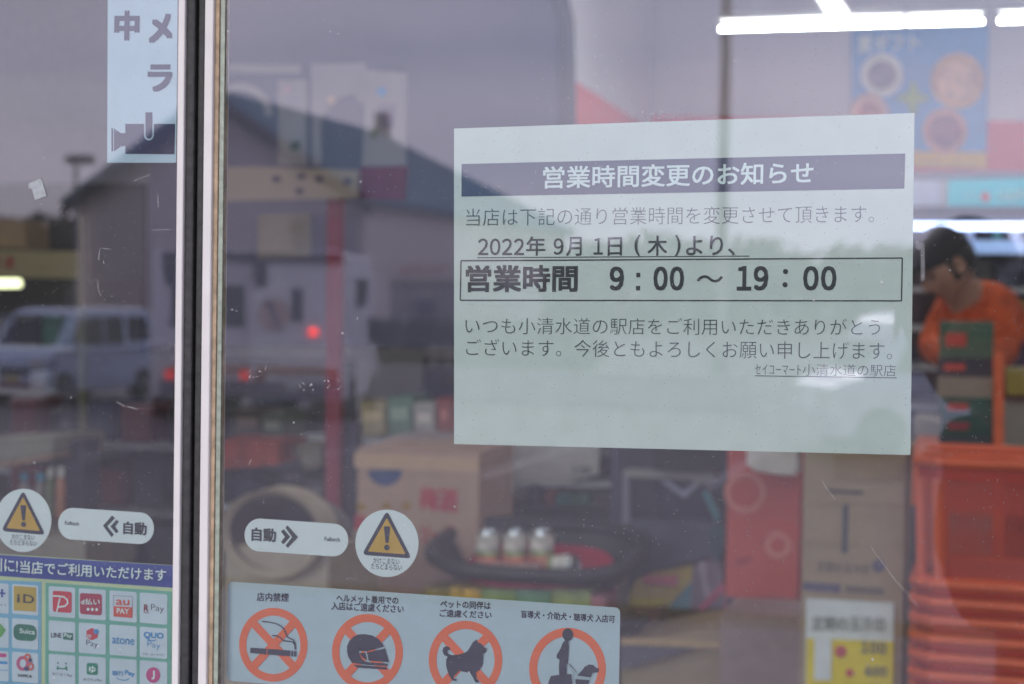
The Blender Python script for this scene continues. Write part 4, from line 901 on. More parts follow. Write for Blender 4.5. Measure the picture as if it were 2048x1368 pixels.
def can_parts(t, r, h):
    MB().lathe(t.location, [(0, 0), (r * .8, 0), (r, .012), (r, h - .014), (r * .86, h), (r * .86, h - .004), (0, h - .004)], 20).build('can_shell', can_al, t, smooth=True)
    for nm, a0, a1, c in (('can_print', 0, .2, (206, 120, 96)), ('can_print', .2, .42, (160, 168, 120)), ('can_print', .42, 1.0, (214, 206, 196))):
        MB().lathe(t.location + Vector((0, 0, h * .1)), [(r + .0006, (h * .78) * a0), (r + .0006, (h * .78) * a1)], 20).build(nm, M('can_ink_%d' % c[0], c, rough=.3, nscale=40, namt=.5), t, smooth=True)
zs = P(1030, 1128, yn + .16).z
for i, px in enumerate((976, 1030, 1083)):
    p = P(px, 1128, yn + .16); t = thing('drink_can', ['left', 'middle', 'right'][i] + ' of the three upright drink cans in the black basket', 'can', p, 'cans in the black basket')
    can_parts(t, .0245 * (yn + 1.2) / 3.9 * 1.22, .0245 * 2 * (yn + 1.2) / 3.9 * 1.75)
t = thing('drink_can', 'drink can lying on its side right of the upright ones', 'can', (0, 0, 0), 'cans in the black basket'); can_parts(t, .026, .09)
t.location = P(1090, 1134, yn + .06); t.rotation_euler = (R(6), R(80), R(-14))
tag(MB().slab([(942, 1128), (1100, 1132), (1104, 1146), (944, 1144)], yn + .10, .05).build('can_row', M('pale_can_tops', (206, 170, 166), nscale=60, namt=.5)), 'low row of pale pink packs at the front of the can basket', 'packs')
for i, (x0, x1, y0, y1, c) in enumerate(((848, 900, 1176, 1210, 3), (902, 924, 1172, 1210, 4), (926, 960, 1176, 1210, 8), (962, 1030, 1178, 1215, 1), (1032, 1100, 1180, 1218, 6), (1104, 1180, 1180, 1225, 4), (1182, 1212, 1190, 1230, 7))):
    pts = [(x0, y0), (x1, y0 + 2), (x1, y1 + 60), (x0, y1 + 60)]
    tag(MB().slab(pts, yn + .02, .12).build('snack_packet', M('under_pack_%d' % i, ((150, 130, 60), (200, 160, 60), (206, 160, 60), (130, 150, 90), (100, 140, 110), (140, 150, 90), (150, 90, 100))[i], nscale=20, namt=.4)),
        ['dull gold', 'small amber', 'golden', 'light green', 'sea green', 'yellow green', 'dusty pink'][i] + ' snack packet on the shelf under the can basket', 'packet', 'packets under the can basket')
zst = P(1000, 1262, yn).z
th = thing('display_table', 'dark display table carrying the can basket and snack packets', 'table', (cx, yn + .1, 0))
MB().box2((cx - hw * .95, yn + .01, zst - .03), (cx + hw * .95, yn + .36, zst - .002)).build('table_top', m_blk, th)
for sx in (-1, 1):
    for yy in (yn + .04, yn + .33): MB().tube([(cx + sx * hw * .88, yy, 0), (cx + sx * hw * .88, yy, zst - .03)], .014, 8).build('leg', m_blk, th)
MB().box2((cx - hw * .8, yn + .15, zst), (cx + hw * .8, yn + .30, zb0 - .003)).build('riser', M('stand_grey'), th)
# shelf with small items and white price board behind
ysf = 3.55
th = thing('dark_shelf', 'dark shelf of small goods behind the can basket', 'shelf', P(1110, 1100, ysf))
MB().slab([(985, 1010), (1236, 1014), (1236, 1054), (995, 1050)], ysf, .25).build('shelf_lip', m_blk, th)
MB().slab([(985, 1056), (1236, 1060), (1236, 1500), (1000, 1500)], ysf + .06, .2).build('shelf_body', M('shelf_dark_violet', (58, 54, 68)), th)
for i, (x0, x1, y0, y1, c, nm) in enumerate(((1022, 1052, 990, 1012, (92, 78, 84), 'brown'), (1056, 1076, 972, 1012, (48, 46, 66), 'dark blue'), (1092, 1108, 980, 1012, (120, 62, 58), 'rust'), (1110, 1142, 990, 1013, (44, 98, 92), 'teal'), (1144, 1176, 990, 1014, (50, 100, 82), 'green'))):
    tag(MB().slab(rpoly([(x0, y0), (x1, y0), (x1, y1), (x0, y1)], 4), ysf + .03, .05).build('small_jar', M('jar_%d' % i, c)), '%s little pack on the dark shelf behind the cans' % nm, 'packet', 'small packs on the dark shelf')
th = thing('price_board', 'long white price board above the can basket showing 138', 'price board', P(1080, 980, 3.7))
MB().slab([(955, 868), (1196, 872), (1196, 950), (985, 1000), (955, 990)], 3.7, .02).build('board', M('white_board_card', (190, 184, 180)), th)
b = MB(); digits(b, '138', 1144, 948, 1182, 16, 3.692, .03); text(b, 'のみもの', 995, 942, 1040, 943, 8, 3.692, 0) if False else None; b.build('lettering', M('price_ink'), th)
MB().slab([(985, 966), (1230, 966), (1232, 974), (985, 974)], 3.66, .03).build('metal_rail', M('bright_rail', (196, 196, 200), metal=.4, rough=.3), th)
tag(MB().slab([(955, 1000), (985, 1002), (985, 1090), (968, 1090)], 3.6, .03).build('pale_post', M('pale_grey_post', (150, 142, 140))), 'pale grey post left of the dark shelf', 'post')
# three small warm string lamps
for i, (x, y, r) in enumerate(((1218, 954, 5), (1183, 1005, 5.5), (1200, 985, 4))):
    p = P(x, y, 5.5); o = MB().lathe(p, [(0, -.008), (.007, -.004), (.008, .002), (.004, .008), (0, .009)], 10).build('small_bulb', M('warm_bulb', (255, 190, 110), emit=9), smooth=True)
    tag(o, ['upper', 'lower', 'middle'][i] + ' one of the tiny warm lights right of the price board', 'bulb', 'tiny warm lights')
    MB().tube([(p.x, p.y, p.z + .009), (p.x, p.y, p.z + .3)], .001, 4).build('wire', m_blk, o)
tag(MB().slab([(1196, 930), (1226, 930), (1220, 1010), (1196, 1030)], 5.6, .05).build('bright_pack', M('cream_lit_pack', (214, 206, 160))), 'cream packet lit beside the tiny warm lights', 'packet')
# printed carton
yd = 3.0
def dfront(t):
    patch(t, 'top_strip', [(709, 905), (957, 918), (957, 945), (709, 935)], yd, M('strip_kraft', (206, 170, 140)))
    pts = [(770 + 34 * math.cos(a), 940 + 32 * math.sin(a)) for a in [PI * i / 12 for i in range(13)]]
    patch(t, 'blue_half_disc', pts, yd, M('blue_print', (54, 76, 124)))
    b = MB(); text(b, '梅酒', 838, 1020, 915, 1026, 48, yd - .003, .03); text(b, 'ソーダ', 840, 1088, 905, 1092, 42, yd - .003, .03); b.build('lettering', M('red_carton_ink', (188, 62, 74)), t)
    patch(t, 'red_side', [(709, 1030), (732, 1032), (732, 1064), (709, 1062)], yd, M('red_carton_ink'))
    for x, y in ((722, 1014), (772, 1012), (812, 1012)): patch(t, 'fruit_print', ell(x, y, 9, 8, 10), yd, M('fruit_yellow', (170, 130, 50)))
carton(709, 905, 958, 1420, yd, .32, M('cream_print_carton', (186, 152, 134), nscale=8, namt=.14), 'printed_carton', 'cream drinks carton with red lettering and a blue half disc', 'carton', None, dfront)
tag(MB().slab([(772, 874), (960, 884), (960, 910), (775, 903)], 3.3, .25).build('flat_carton', M('lilac_grey_card', (160, 148, 148))), 'flat pale carton on top of the printed carton, under the notice corner', 'carton')
# violet post and red pole of the display rack, header board, hanging placards
yh = 3.3
th = thing('display_rack', 'display rack with a red pole and a cream header board with dark dots', 'rack', P(670, 1300, yh))
MB().slab([(654, 392), (682, 392), (674, 1500), (646, 1500)], yh, .03).build('red_pole', M('red_pole_paint', (140, 34, 58), rough=.5), th)
MB().slab([(682, 850), (712, 850), (708, 1500), (678, 1500)], yh + .04, .05).build('violet_post', M('violet_post_paint', (48, 42, 64)), th)
MB().slab([(380, 336), (512, 333), (716, 340), (714, 396), (450, 402), (380, 402)], yh - .03, .02).build('header_board', M('cream_header', (164, 148, 136), nscale=5, namt=.1), th)
for x, y in ((552, 358), (602, 352), (638, 358), (694, 362), (598, 382)): MB().slab(ell(x, y, 9, 7, 12), yh - .036, .004).build('dot_print', M('header_dot', (92, 76, 100)), th)
def placard(pts, lab, deco, c=(226, 218, 226), y=3.35):
    t = thing('placard', lab, 'placard', P(pts[0][0], max(p[1] for p in pts), y), 'placards above the header board')
    deco(t, y); return t
m_pl = M('placard_white', (158, 150, 160), nscale=6, namt=.08)
def d1(t, y):
    b = MB(); b.ring(480, 232, 66, 66, 50, 50, y, 40, PI, 2 * PI); b.ring(480, 232, 66, 66, 50, 50, y + .006, 40, PI, 2 * PI); b.build('arch', m_pl, t)
    MB().slab([(410, 128), (600, 130), (600, 146), (410, 144)], y, .01).build('top_strip', m_pl, t)
placard([(450, 240)], 'pale arch shaped placard nearest the door edge strip', d1)
def d2(t, y):
    MB().slab([(556, 160), (612, 158), (612, 330), (556, 328)], y + .02, .01).build('placard_sheet', m_pl, t)
    for q, c in (([(566, 172), (580, 172), (580, 186), (566, 186)], (190, 150, 170)), ([(570, 195), (604, 195), (600, 206), (574, 206)], (150, 146, 170)), ([(580, 282), (600, 282), (600, 300), (580, 300)], (90, 96, 90))): patch(t, 'print', q, y + .02, M('placard_ink_%d' % c[1], c))
placard([(556, 330)], 'narrow pale placard with small pink print, left of the large one', d2)
def d3(t, y):
    MB().slab([(622, 128), (732, 126), (732, 205), (722, 205), (706, 188), (680, 196), (650, 224), (640, 250), (640, 330), (624, 330)], y + .04, .01).build('placard_sheet', m_pl, t)
    patch(t, 'print', ell(662, 200, 7, 7, 12), y + .04, M('peach_ink', (220, 180, 160)))
placard([(622, 330)], 'large pale placard with an arched cut-out', d3)
def d4(t, y):
    MB().slab([(733, 140), (812, 146), (810, 332), (724, 332)], y, .01).build('placard_sheet', m_pl, t)
    patch(t, 'blue_dot', ell(763, 183, 10, 10, 14), y, M('dot_blue', (90, 150, 210)))
    patch(t, 'cup_picture', [(755, 208), (792, 208), (788, 255), (762, 255)], y, M('cup_violet', (140, 124, 152)))
    patch(t, 'green_mark', [(741, 256), (755, 256), (752, 276), (741, 276)], y, M('mark_olive', (120, 122, 90)))
    MB().slab([(720, 334), (811, 332), (809, 400), (716, 396)], y - .012, .02).build('magenta_foot', M('magenta_panel', (124, 28, 70)), t)
placard([(724, 400)], 'pale placard with a blue dot and a magenta foot', d4)
tag(MB().slab([(516, 430), (618, 426), (618, 512), (516, 516)], 4.2, .02).build('notice_board', M('khaki_board', (150, 138, 128))), 'plain khaki board below the header board', 'board')
# beige bin with a large round opening
yw = 2.35
th = thing('waste_bin', 'beige waste bin with a large round opening behind the right arrow sticker', 'bin', P(540, 1400, yw))
bc = P(546, 1066, yw); rx_ = (P(648, 1066, yw).x - P(444, 1066, yw).x) / 2; rz_ = (P(546, 978, yw).z - P(546, 1154, yw).z) / 2
b = MB(); n = 48; W0 = (rx_ + .03); ztp = bc.z - rz_ * .55
outer = []; inner = []
for i in range(n):
    t = 2 * PI * i / n; inner.append(Vector((bc.x + rx_ * .86 * math.cos(t), yw, bc.z + rz_ * .86 * math.sin(t)))); outer.append(Vector((bc.x + rx_ * math.cos(t), yw - .02, bc.z + rz_ * math.sin(t))))
back = [v + Vector((0, .10, 0)) for v in outer]; inb = [v + Vector((0, .22, -.03)) for v in inner]
b.add(outer + inner + back + inb, [(i, (i + 1) % n, (i + 1) % n + n, i + n) for i in range(n)] + [(i, (i + 1) % n, (i + 1) % n + 2 * n, i + 2 * n) for i in range(n)])
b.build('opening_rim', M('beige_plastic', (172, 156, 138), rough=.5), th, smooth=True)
MB().add(inner + inb, [(i, (i + 1) % n, (i + 1) % n + n, i + n) for i in range(n)]).build('opening_throat', M('beige_plastic_shaded', (110, 98, 104)), th, smooth=True)  # shade inside the opening is put into a darker plastic colour
MB().poly(inb).build('opening_bottom', M('bin_shadow_violet', (44, 38, 58)), th)  # disc coloured dark for the shade deep in the opening
MB().box2((bc.x - rx_ * 1.02, yw + .02, 0), (bc.x + rx_ * 1.02, yw + .34, bc.z - rz_ * .35)).build('bin_body', M('beige_plastic'), th)
tag(MB().slab([(430, 880), (560, 884), (556, 930), (430, 940)], 3.4, .2).build('orange_pack', M('burnt_orange_pack', (150, 52, 26), nscale=14, namt=.5)), 'burnt orange packs behind the round bin, at the door edge strip', 'packs')
tag(MB().slab([(560, 890), (640, 890), (640, 935), (610, 940), (600, 915), (560, 910)], 3.5, .2).build('pale_pack', M('olive_grey_pack', (120, 112, 96))), 'olive grey pack left of the red pole, above the round bin', 'pack')

# left part of the shop: lit cream sign, shelves, goods
yl = 5.4
th = thing('sign_board', 'long cream sign board with red letters over a lit shelf, seen through the left door', 'sign', P(60, 560, yl))
MB().slab([(-260, 496), (158, 503), (157, 557), (-260, 550)], yl, .08).build('sign_panel', M('cream_sign', (176, 160, 120)), th)
b = MB(); text(b, 'うま', -20, 536, 30, 538, 26, yl - .004, .03); b.build('lettering', M('sign_red', (170, 40, 34)), th)
tp = P(-120, 566, yl + .0); tq_ = P(14, 566, yl)
MB().tube([(tp.x, yl + .1, tp.z), (tq_.x, yl + .1, tq_.z)], .02, 8).build('sign_tube', M('yellowish_tube', (255, 255, 200), emit=1.2), th)
tag(MB().slab([(-40, 436), (50, 440), (52, 496), (-40, 494)], 5.6, .2).build('flat_carton', M('brown_card', (150, 122, 96))), 'brown carton on top of the lit cream sign', 'carton')
th = thing('shelf_unit', 'tall dark shelf unit under the cream sign at the left edge', 'shelf', P(60, 1200, 5.5))
s0 = P(-260, 600, yl); s1 = P(160, 600, yl)
MB().box2((s0.x, yl + .55, 0), (s1.x, yl + .6, 2.1)).build('shelf_back', M('shelf_back_dark', (48, 46, 50)), th)
MB().box2((s1.x - .03, yl, 0), (s1.x, yl + .549, P(158, 556, yl).z - .01)).build('shelf_side', M('shelf_side_olive', (96, 92, 74)), th)
for pz in (700, 790, 950, 1100):
    z = P(60, pz, yl).z
    MB().box2((s0.x, yl + .02, z), (s1.x - .031, yl + .549, z + .02)).build('shelf_board', M('shelf_white'), th)
rr = random.Random(5)
for i, pz in enumerate((700, 790, 950, 1100)):
    z = P(60, pz, yl).z + .021; x = s0.x + .4; kk = 0
    while x < s1.x - .16:
        wd = rr.uniform(.08, .16); mi = rr.choice([0, 3, 6, 1, 5, 9, 7])
        pack(x, yl + .06, z, wd, .25, rr.uniform(.08, .14), mi, 'dim %s packet, %s from left, %s board under the cream sign' % (PACKN[mi], ORDW[kk], ORDW[i]), 'packets on the left shelf unit', rr.random() < .3); kk += 1; x += wd + .02
# low counter with bottles nearer the left door
yv = 3.3
th = thing('low_shelf', 'low grey shelf with a wood edge behind the left warning sticker', 'shelf', P(50, 1000, yv))
MB().slab([(-80, 884), (108, 874), (104, 905), (-80, 936)], yv, .3).build('shelf_top_panel', M('pale_olive_board', (140, 136, 124)), th)
MB().slab([(-80, 938), (104, 908), (104, 916), (-80, 948)], yv - .01, .3).build('wood_edge', M('pale_wood_edge', (172, 142, 118)), th)
MB().slab([(-80, 1044), (170, 1082), (170, 1150), (-80, 1150)], yv - .1, .3).build('lower_board', M('lower_board_beige', (150, 140, 126)), th)
MB().slab([(124, 880), (166, 880), (166, 1100), (124, 1060)], yv + .1, .1).build('side_panel', M('shelf_dark_violet'), th)
for i, (x0, x1, y0, y1, c, cc, nm) in enumerate(((20, 40, 948, 1030, (120, 110, 112), (60, 130, 160), 'bottle with a blue cap, left'), (52, 72, 948, 1034, (126, 116, 112), (70, 150, 180), 'bottle with a blue cap, right'), (74, 90, 938, 1038, (100, 110, 70), (210, 206, 196), 'green bottle with a white cap'), (94, 112, 936, 1040, (176, 116, 84), (210, 206, 196), 'peach bottle with a white cap'))):
    pa = P(x0, y1, yv - .05); pb_ = P(x1, y0, yv - .05); r = (pb_.x - pa.x) / 2; h = pb_.z - pa.z
    t = thing('bottle', 'small %s, below the wood edged shelf' % nm, 'bottle', (pa.x + r, yv, pa.z), 'bottles on the low shelf')
    MB().lathe((pa.x + r, yv, pa.z), [(0, 0), (r, 0), (r, h * .62), (r * .5, h * .8)], 14).build('bottle_body', M('bottle_%d' % i, c, rough=.25), t, smooth=True)
    MB().lathe((pa.x + r, yv, pa.z + h * .8), [(r * .62, 0), (r * .62, h * .18), (0, h * .19)], 14).build('cap', M('bottle_cap_%d' % cc[0], cc), t, smooth=True)
tag(MB().slab([(158, 430), (166, 430), (166, 1300), (158, 1300)], 4.0, .03).build('thin_post', M('olive_post', (110, 108, 80))), 'thin olive upright post seen through the left door', 'post')
# dim shelving fills the rest of the room
def dim_unit(x0, x1, y, zh, lab, seed):
    rr = random.Random(seed); t = thing('gondola_shelf', lab, 'shelf', ((x0 + x1) / 2, y, 0), 'gondola shelves')
    MB().box2((x0, y + .4, 0), (x1, y + .43, zh)).build('shelf_back', M('gondola_back', (74, 70, 80)), t)
    for i in range(5):
        z = .12 + i * (zh - .2) / 5
        MB().box2((x0, y, z), (x1, y + .399, z + .02)).build('shelf_board', M('gondola_board', (120, 116, 120)), t)
        x = x0 + .02; kk = 0
        while x < x1 - .18:
            wd = rr.uniform(.1, .18); mi = rr.choice([0, 0, 3, 5, 6, 9, 3])
            pack(x, y + .05, z + .021, wd, .25, rr.uniform(.12, .2), mi, 'dim %s packet, %s from left, board %s, gondola %s of red pole' % (PACKN[mi], ORDW[kk], ['five', 'four', 'three', 'two', 'one'][i], 'left' if 'left' in lab else 'right'), 'packets on the gondola shelves', rr.random() < .3); kk += 1; x += wd + .03
dim_unit(-3.4, -2.2, 4.1, 1.35, 'the dark gondola shelf left of the red pole, deep in the shop', 11)
dim_unit(-2.1, -.9, 4.6, 1.35, 'the dark gondola shelf right of the red pole, deep in the shop', 12)

# ================================================================== the street side (seen as reflections in the glass)
# hall with a teal roof
ze = 6.9
A = Vz(730, 391, ze); Lc = Vz(158, 396, ze); Rc = Vz(1120, 456, ze)
mid = (A + Lc) / 2; ap = P(405, 190, mid.y); zr_ = ap.z; ap = Vector((mid.x, mid.y, zr_))
axis = Rc - A; axis.z = 0; al = axis.length; axd = axis.normalized(); gd = (Lc - A); gd.z = 0; gw = gd.length; gdn = gd.normalized()
ln = axis * 1.05
hall = thing('hall_building', 'large gabled hall with grey mauve walls and dark teal roof across the car park', 'building', real(Vector((mid.x, mid.y, GZ))))
def rw(v): return real(v)
A0 = Vector((A.x, A.y, GZ)); L0 = Vector((Lc.x, Lc.y, GZ)); m_wall = M('mauve_grey_cladding', (206, 192, 186), rough=.75, nscale=.6, namt=.06)
m_wall2 = M('pale_trim_and_lit_cladding', (226, 208, 196), rough=.75, nscale=.6, namt=.06)  # pale trim; on the long wall its lighter shading is in the colour
b = MB(); b.add([rw(v) for v in (A0, L0, Vector(Lc), ap - Vector((0, 0, .1)), Vector(A))], [(0, 1, 2, 3, 4)])
b.add([rw(v) for v in (A0 + ln, L0 + ln, Lc + ln, A + ln)], [(0, 1, 2, 3)]); b.add([rw(v) for v in (L0, L0 + ln, Lc + ln, Vector(Lc))], [(0, 1, 2, 3)]); b.build('gable_wall', m_wall, hall)
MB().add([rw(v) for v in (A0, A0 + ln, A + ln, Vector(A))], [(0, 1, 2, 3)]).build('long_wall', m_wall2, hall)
oh = -axd * .9; ex = -gdn * .7 - Vector((0, 0, .5)); m_roof = M('dark_teal_roof', (62, 106, 122), rough=.9, spec=.15, nscale=1.5, namt=.15)
hipA = ap + ln * .58
b = MB(); th_ = Vector((0, 0, .35))
rf = [ap + oh, hipA, A + ln + ex + axd * .5, A + oh + ex]; b.prism([rw(v) for v in rf], th_)
b.cur = 0; rf = [ap + oh, hipA, Lc + ln - Vector((ex.x, ex.y, -ex.z)) + axd * .5, Lc + oh - Vector((ex.x, ex.y, -ex.z))]; b.prism([rw(v) for v in rf], th_)
b.prism([rw(v) for v in (hipA, A + ln + ex + axd * .5, Lc + ln - Vector((ex.x, ex.y, -ex.z)) + axd * .5)], th_ * .97)
b.build('roof', m_roof, hall)
b = MB(); dn = Vector((0, 0, -.7))
for e in (A + ex, Lc - Vector((ex.x, ex.y, -ex.z))):
    b.prism([rw(v) for v in (ap + oh * 1.02, e + oh * 1.02, e + oh * 1.02 + dn, ap + oh * 1.02 + dn)], rw(axd) * .2)
b.build('barge_board', M('dark_fascia', (44, 44, 50)), hall)
g0 = -axd * .12
b = MB(); b.prism([rw(v) for v in (L0 + g0 - gdn * .05, L0 + g0 - gdn * 1.3, Lc + g0 - gdn * 1.3 + Vector((0, 0, .6)), Lc + g0 - gdn * .05)], rw(axd) * .1); b.build('corner_trim', m_wall2, hall)
sh = MB(); sh.prism([rw(v) for v in (A0 + g0 - -gdn * .4, A0 + g0 + gdn * 4.4, A0 + g0 + gdn * 4.4 + Vector((0, 0, 6.4)), A0 + g0 + gdn * .4 + Vector((0, 0, 6.4)))], rw(axd) * .1); sh.build('shade_panel', M('shaded_gable_grey', (160, 156, 160)), hall)  # panel added for the darker shading on this part of the gable
for u, hgt in ((1.3, 4.4), (3.6, 5.4)):
    c = A0 + g0 * 1.6 + gdn * u + Vector((0, 0, hgt)); MB().prism([rw(v) for v in (c, c + gdn * 1.0, c + gdn * 1.0 + Vector((0, 0, .5)), c + Vector((0, 0, .5)))], rw(axd) * .05).build('small_plate', M('pale_plate', (140, 136, 134)), hall)
vt = ap + ln * .60; MB().box((vt.x, -vt.y, vt.z + .9), (.9, .9, 1.8)).build('roof_vent', M('vent_dark', (46, 46, 54)), hall)
# stall with red-lettered sign
def vbase(px, py): return Vz(px, py, GZ)
s = P(780, 560, 46); e = P(1010, 560, 46)
st = thing('market_stall', 'low pale stall with a red lettered sign board before the hall', 'stall', real(Vector(((s.x + e.x) / 2, 46, GZ))))
def mbx(x0, x1, z0, z1, y, d, mat, nm, par): return MB().box2((x0, -y, z0), (x1, -y - d, z1)).build(nm, mat, par)
mbx(s.x, e.x, GZ, P(780, 560, 46).z, 46, 4, M('stall_wall', (158, 152, 150), nscale=1, namt=.15), 'stall_wall', st)
mbx(s.x - .1, e.x, P(780, 560, 46).z, P(780, 522, 46).z, 45.8, 4.3, M('sign_cream', (220, 204, 190)), 'sign_fascia', st)
b = MB(); text(b, 'The Shop', 894, 552, 800, 551, 20, 45.7, .0, mir=True)
b.build('lettering', M('sign_salmon', (200, 70, 60)), st)
for x0, x1, y0, y1 in ((800, 825, 596, 625), (835, 870, 600, 640), (850, 862, 580, 592)):
    a_, c_ = P(x0, y1, 45.97), P(x1, y0, 45.97); mbx(a_.x, c_.x, a_.z, c_.z, 45.9, .09, M('stall_goods_%d' % x0, ((150, 140, 138), (84, 88, 104), (210, 196, 170))[0 if x0 == 800 else 1 if x0 == 835 else 2]), 'goods', st)
# hedge, marker posts, low white wall
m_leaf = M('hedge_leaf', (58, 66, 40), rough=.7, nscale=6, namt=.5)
def leafcloud(b, c, r, n, sz, rng):
    for i in range(n):
        while True:
            v = Vector((rng.uniform(-1, 1), rng.uniform(-1, 1), rng.uniform(-1, 1)))
            if .25 < v.length < 1: break
        p = Vector(c) + Vector((v.x * r[0], v.y * r[1], v.z * r[2])); d = Vector((rng.uniform(-1, 1), rng.uniform(-1, 1), rng.uniform(-.5, 1))).normalized(); a = d.orthogonal().normalized(); q = d.cross(a); s_ = sz * rng.uniform(.6, 1.3)
        b.add([p - a * s_, p - q * s_ * .6, p + a * s_, p + q * s_ * .6], [(0, 1, 2, 3)])
rg = random.Random(2)
b = MB(); h0 = P(735, 670, 42); h1 = P(1150, 670, 42)
for i in range(16):
    leafcloud(b, (h0.x + (h1.x - h0.x) * i / 15, -43, GZ + .7), (.7, .6, .75), 150, .14, rg)
o = b.build('hedge', m_leaf); tag(o, 'low clipped hedge in front of the stall', 'hedge')
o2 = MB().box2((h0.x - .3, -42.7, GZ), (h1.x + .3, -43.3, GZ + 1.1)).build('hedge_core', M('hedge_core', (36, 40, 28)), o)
for i, px in enumerate((868, 896)):
    p = P(px, 690, 33); q = P(px, 742, 33)
    tag(MB().lathe((p.x, -33, q.z - .3), [(.07, 0), (.07, p.z - q.z + .3), (0, p.z - q.z + .33)], 10).build('marker_post', M('marker_post_cream', (170, 160, 146))), ('left' if i == 0 else 'right') + ' cream marker post before the hedge', 'post', 'marker posts')
p = P(795, 655, 34); q = P(795, 900, 34); tag(MB().tube([(p.x, -34, p.z), (p.x, -34, GZ)], .035, 6).build('thin_pole', M('olive_pole', (96, 92, 70))), 'thin olive pole before the low white wall', 'pole')
s = P(745, 800, 30); e = P(1500, 800, 30)
lw = thing('low_wall', 'long low whitish wall behind the motorhomes', 'wall', real(Vector((s.x, 30, GZ))))
mbx(s.x, e.x, GZ, P(800, 738, 30).z, 30, .3, M('low_wall_lilac', (160, 156, 168), nscale=.8, namt=.12), 'wall_face', lw)
mbx(s.x - .05, e.x, P(800, 738, 30).z, P(800, 734, 30).z, 29.95, .4, M('wall_coping', (150, 146, 150)), 'coping', lw)
for x0, x1 in ((790, 835), (876, 912)):
    a_, c_ = P(x0, 770, 29.97), P(x1, 757, 29.97); mbx(a_.x, c_.x, a_.z, c_.z, 29.94, .05, M('wall_plate', (166, 156, 150)), 'plate', lw)

# vehicles ------------------------------------------------------------
m_tyre = M('tyre_rubber', (22, 22, 24), rough=.8); m_rimm = M('wheel_cover_grey', (120, 120, 126), metal=.5, rough=.4)
m_win = M('tinted_car_glass', (34, 36, 42), rough=.08, spec=.8); m_tail = M('tail_lamp_lit', (255, 46, 34), emit=.9); m_tail0 = M('tail_lamp_red', (150, 20, 24), rough=.3)
m_head = M('head_lamp_lens', (206, 206, 196), rough=.15); m_pl8 = M('yellow_number_plate', (196, 170, 40)); m_plw = M('white_number_plate', (200, 200, 196))
def vehicle(name, lab, cat, prof, belt, W, tuck, body, windows, screen, rear, wheels, wr, extras=None):
    """prof: side outline (x forward, z up); belt: height where the sides start to lean in"""
    t = thing(name, lab, cat, (0, 0, 0)); top = max(z for x, z in prof)
    yw_ = lambda z: W / 2 * (1 - tuck * max(0, z - belt) / (top - belt))
    me = MB(); n = len(prof)
    vs = [Vector((x, s_ * yw_(z), z)) for s_ in (-1, 1) for x, z in prof]
    tri = [tuple(q) for q in tessellate_polygon([[Vector((x, z, 0)) for x, z in prof]])]
    me.add(vs, tri + [tuple(i + n for i in q) for q in tri] + [(i, (i + 1) % n, (i + 1) % n + n, i + n) for i in range(n)])
    o = me.build('car_body', body, t); bevel(o, .045, 3)
    for s_ in (-1, 1):
        for wpts in windows:
            b = MB(); b.prism([(x, s_ * (yw_(z) + .002), z) for x, z in rpoly(wpts, .05, 3)], (0, s_ * .006, 0)); b.build('side_window', m_win, t)
        for wx in wheels:
            o = MB().lathe((wx, s_ * (W / 2 - .10), wr), [(0, -.09), (wr * .9, -.09), (wr, -.06), (wr, .07), (wr * .93, .115), (wr * .6, .115)], 24, 'Y').build('wheel', m_tyre, t, smooth=True)
            MB().lathe((wx, s_ * (W / 2 - .10), wr), [(wr * .62, .104 * s_), (wr * .5, .118 * s_), (.05, .10 * s_), (0, .11 * s_)], 16, 'Y').build('wheel_rim', m_rimm, o, smooth=True)
            b = MB(); b.prism([(wx + (wr + .05) * math.cos(a_), s_ * (W / 2 + .001), wr + (wr + .05) * math.sin(a_)) for a_ in [PI * i / 14 for i in range(15)]], (0, s_ * .004, 0)); b.build('wheel_arch', M('arch_dark', (24, 24, 27)), t)
    def panel(q, nm, mat):                                 # panel on the front or rear face; q = (x0,z0,x1,z1,half width low, half width high)
        x0, z0_, x1, z1_, a_, c_ = q; nrm = Vector((z1_ - z0_, 0, -(x1 - x0))).normalized()
        if nrm.x * (1 if x0 > 0 else -1) < 0: nrm = -nrm
        MB().prism([Vector((x0, -a_, z0_)) + nrm * .004, Vector((x0, a_, z0_)) + nrm * .004, Vector((x1, c_, z1_)) + nrm * .004, Vector((x1, -c_, z1_)) + nrm * .004], nrm * .008).build(nm, mat, t)
    if screen: panel(screen, 'windscreen', m_win)
    if rear: panel(rear, 'rear_window', m_win)
    if extras: extras(t, panel)
    return t
def place(t, v, head_v):                                   # v: mirror-space ground point, head_v: heading there
    t.location = (v.x, -v.y, GZ); t.rotation_euler = (0, 0, math.atan2(-head_v.y, head_v.x))
kei_prof = [(-1.68, .26), (1.66, .24), (1.70, .5), (1.66, .86), (1.38, 1.0), (.82, 1.66), (.5, 1.73), (-1.3, 1.74), (-1.56, 1.66), (-1.68, 1.0)]
def kei_ex(t, panel):
    for s_ in (-1, 1):
        MB().box((1.64, s_ * .56, .76), (.14, .26, .17)).build('headlight', m_head, t)
        MB().box((-1.665, s_ * .62, .95), (.05, .13, .34)).build('tail_lamp', m_tail0, t)
        o = MB().box((.95, s_ * .80, 1.06), (.12, .16, .13)).build('mirror', M('pale_blue_car_paint'), t); bevel(o, .02)
    MB().box((1.70, 0, .44), (.03, .34, .17)).build('number_plate', m_pl8, t)
    MB().box((1.675, 0, .62), (.06, .8, .12)).build('grille', M('grille_dark', (50, 52, 58)), t)
    MB().box((1.67, 0, .34), (.1, 1.4, .2)).build('bumper', M('bumper_mauve', (150, 120, 132)), t)
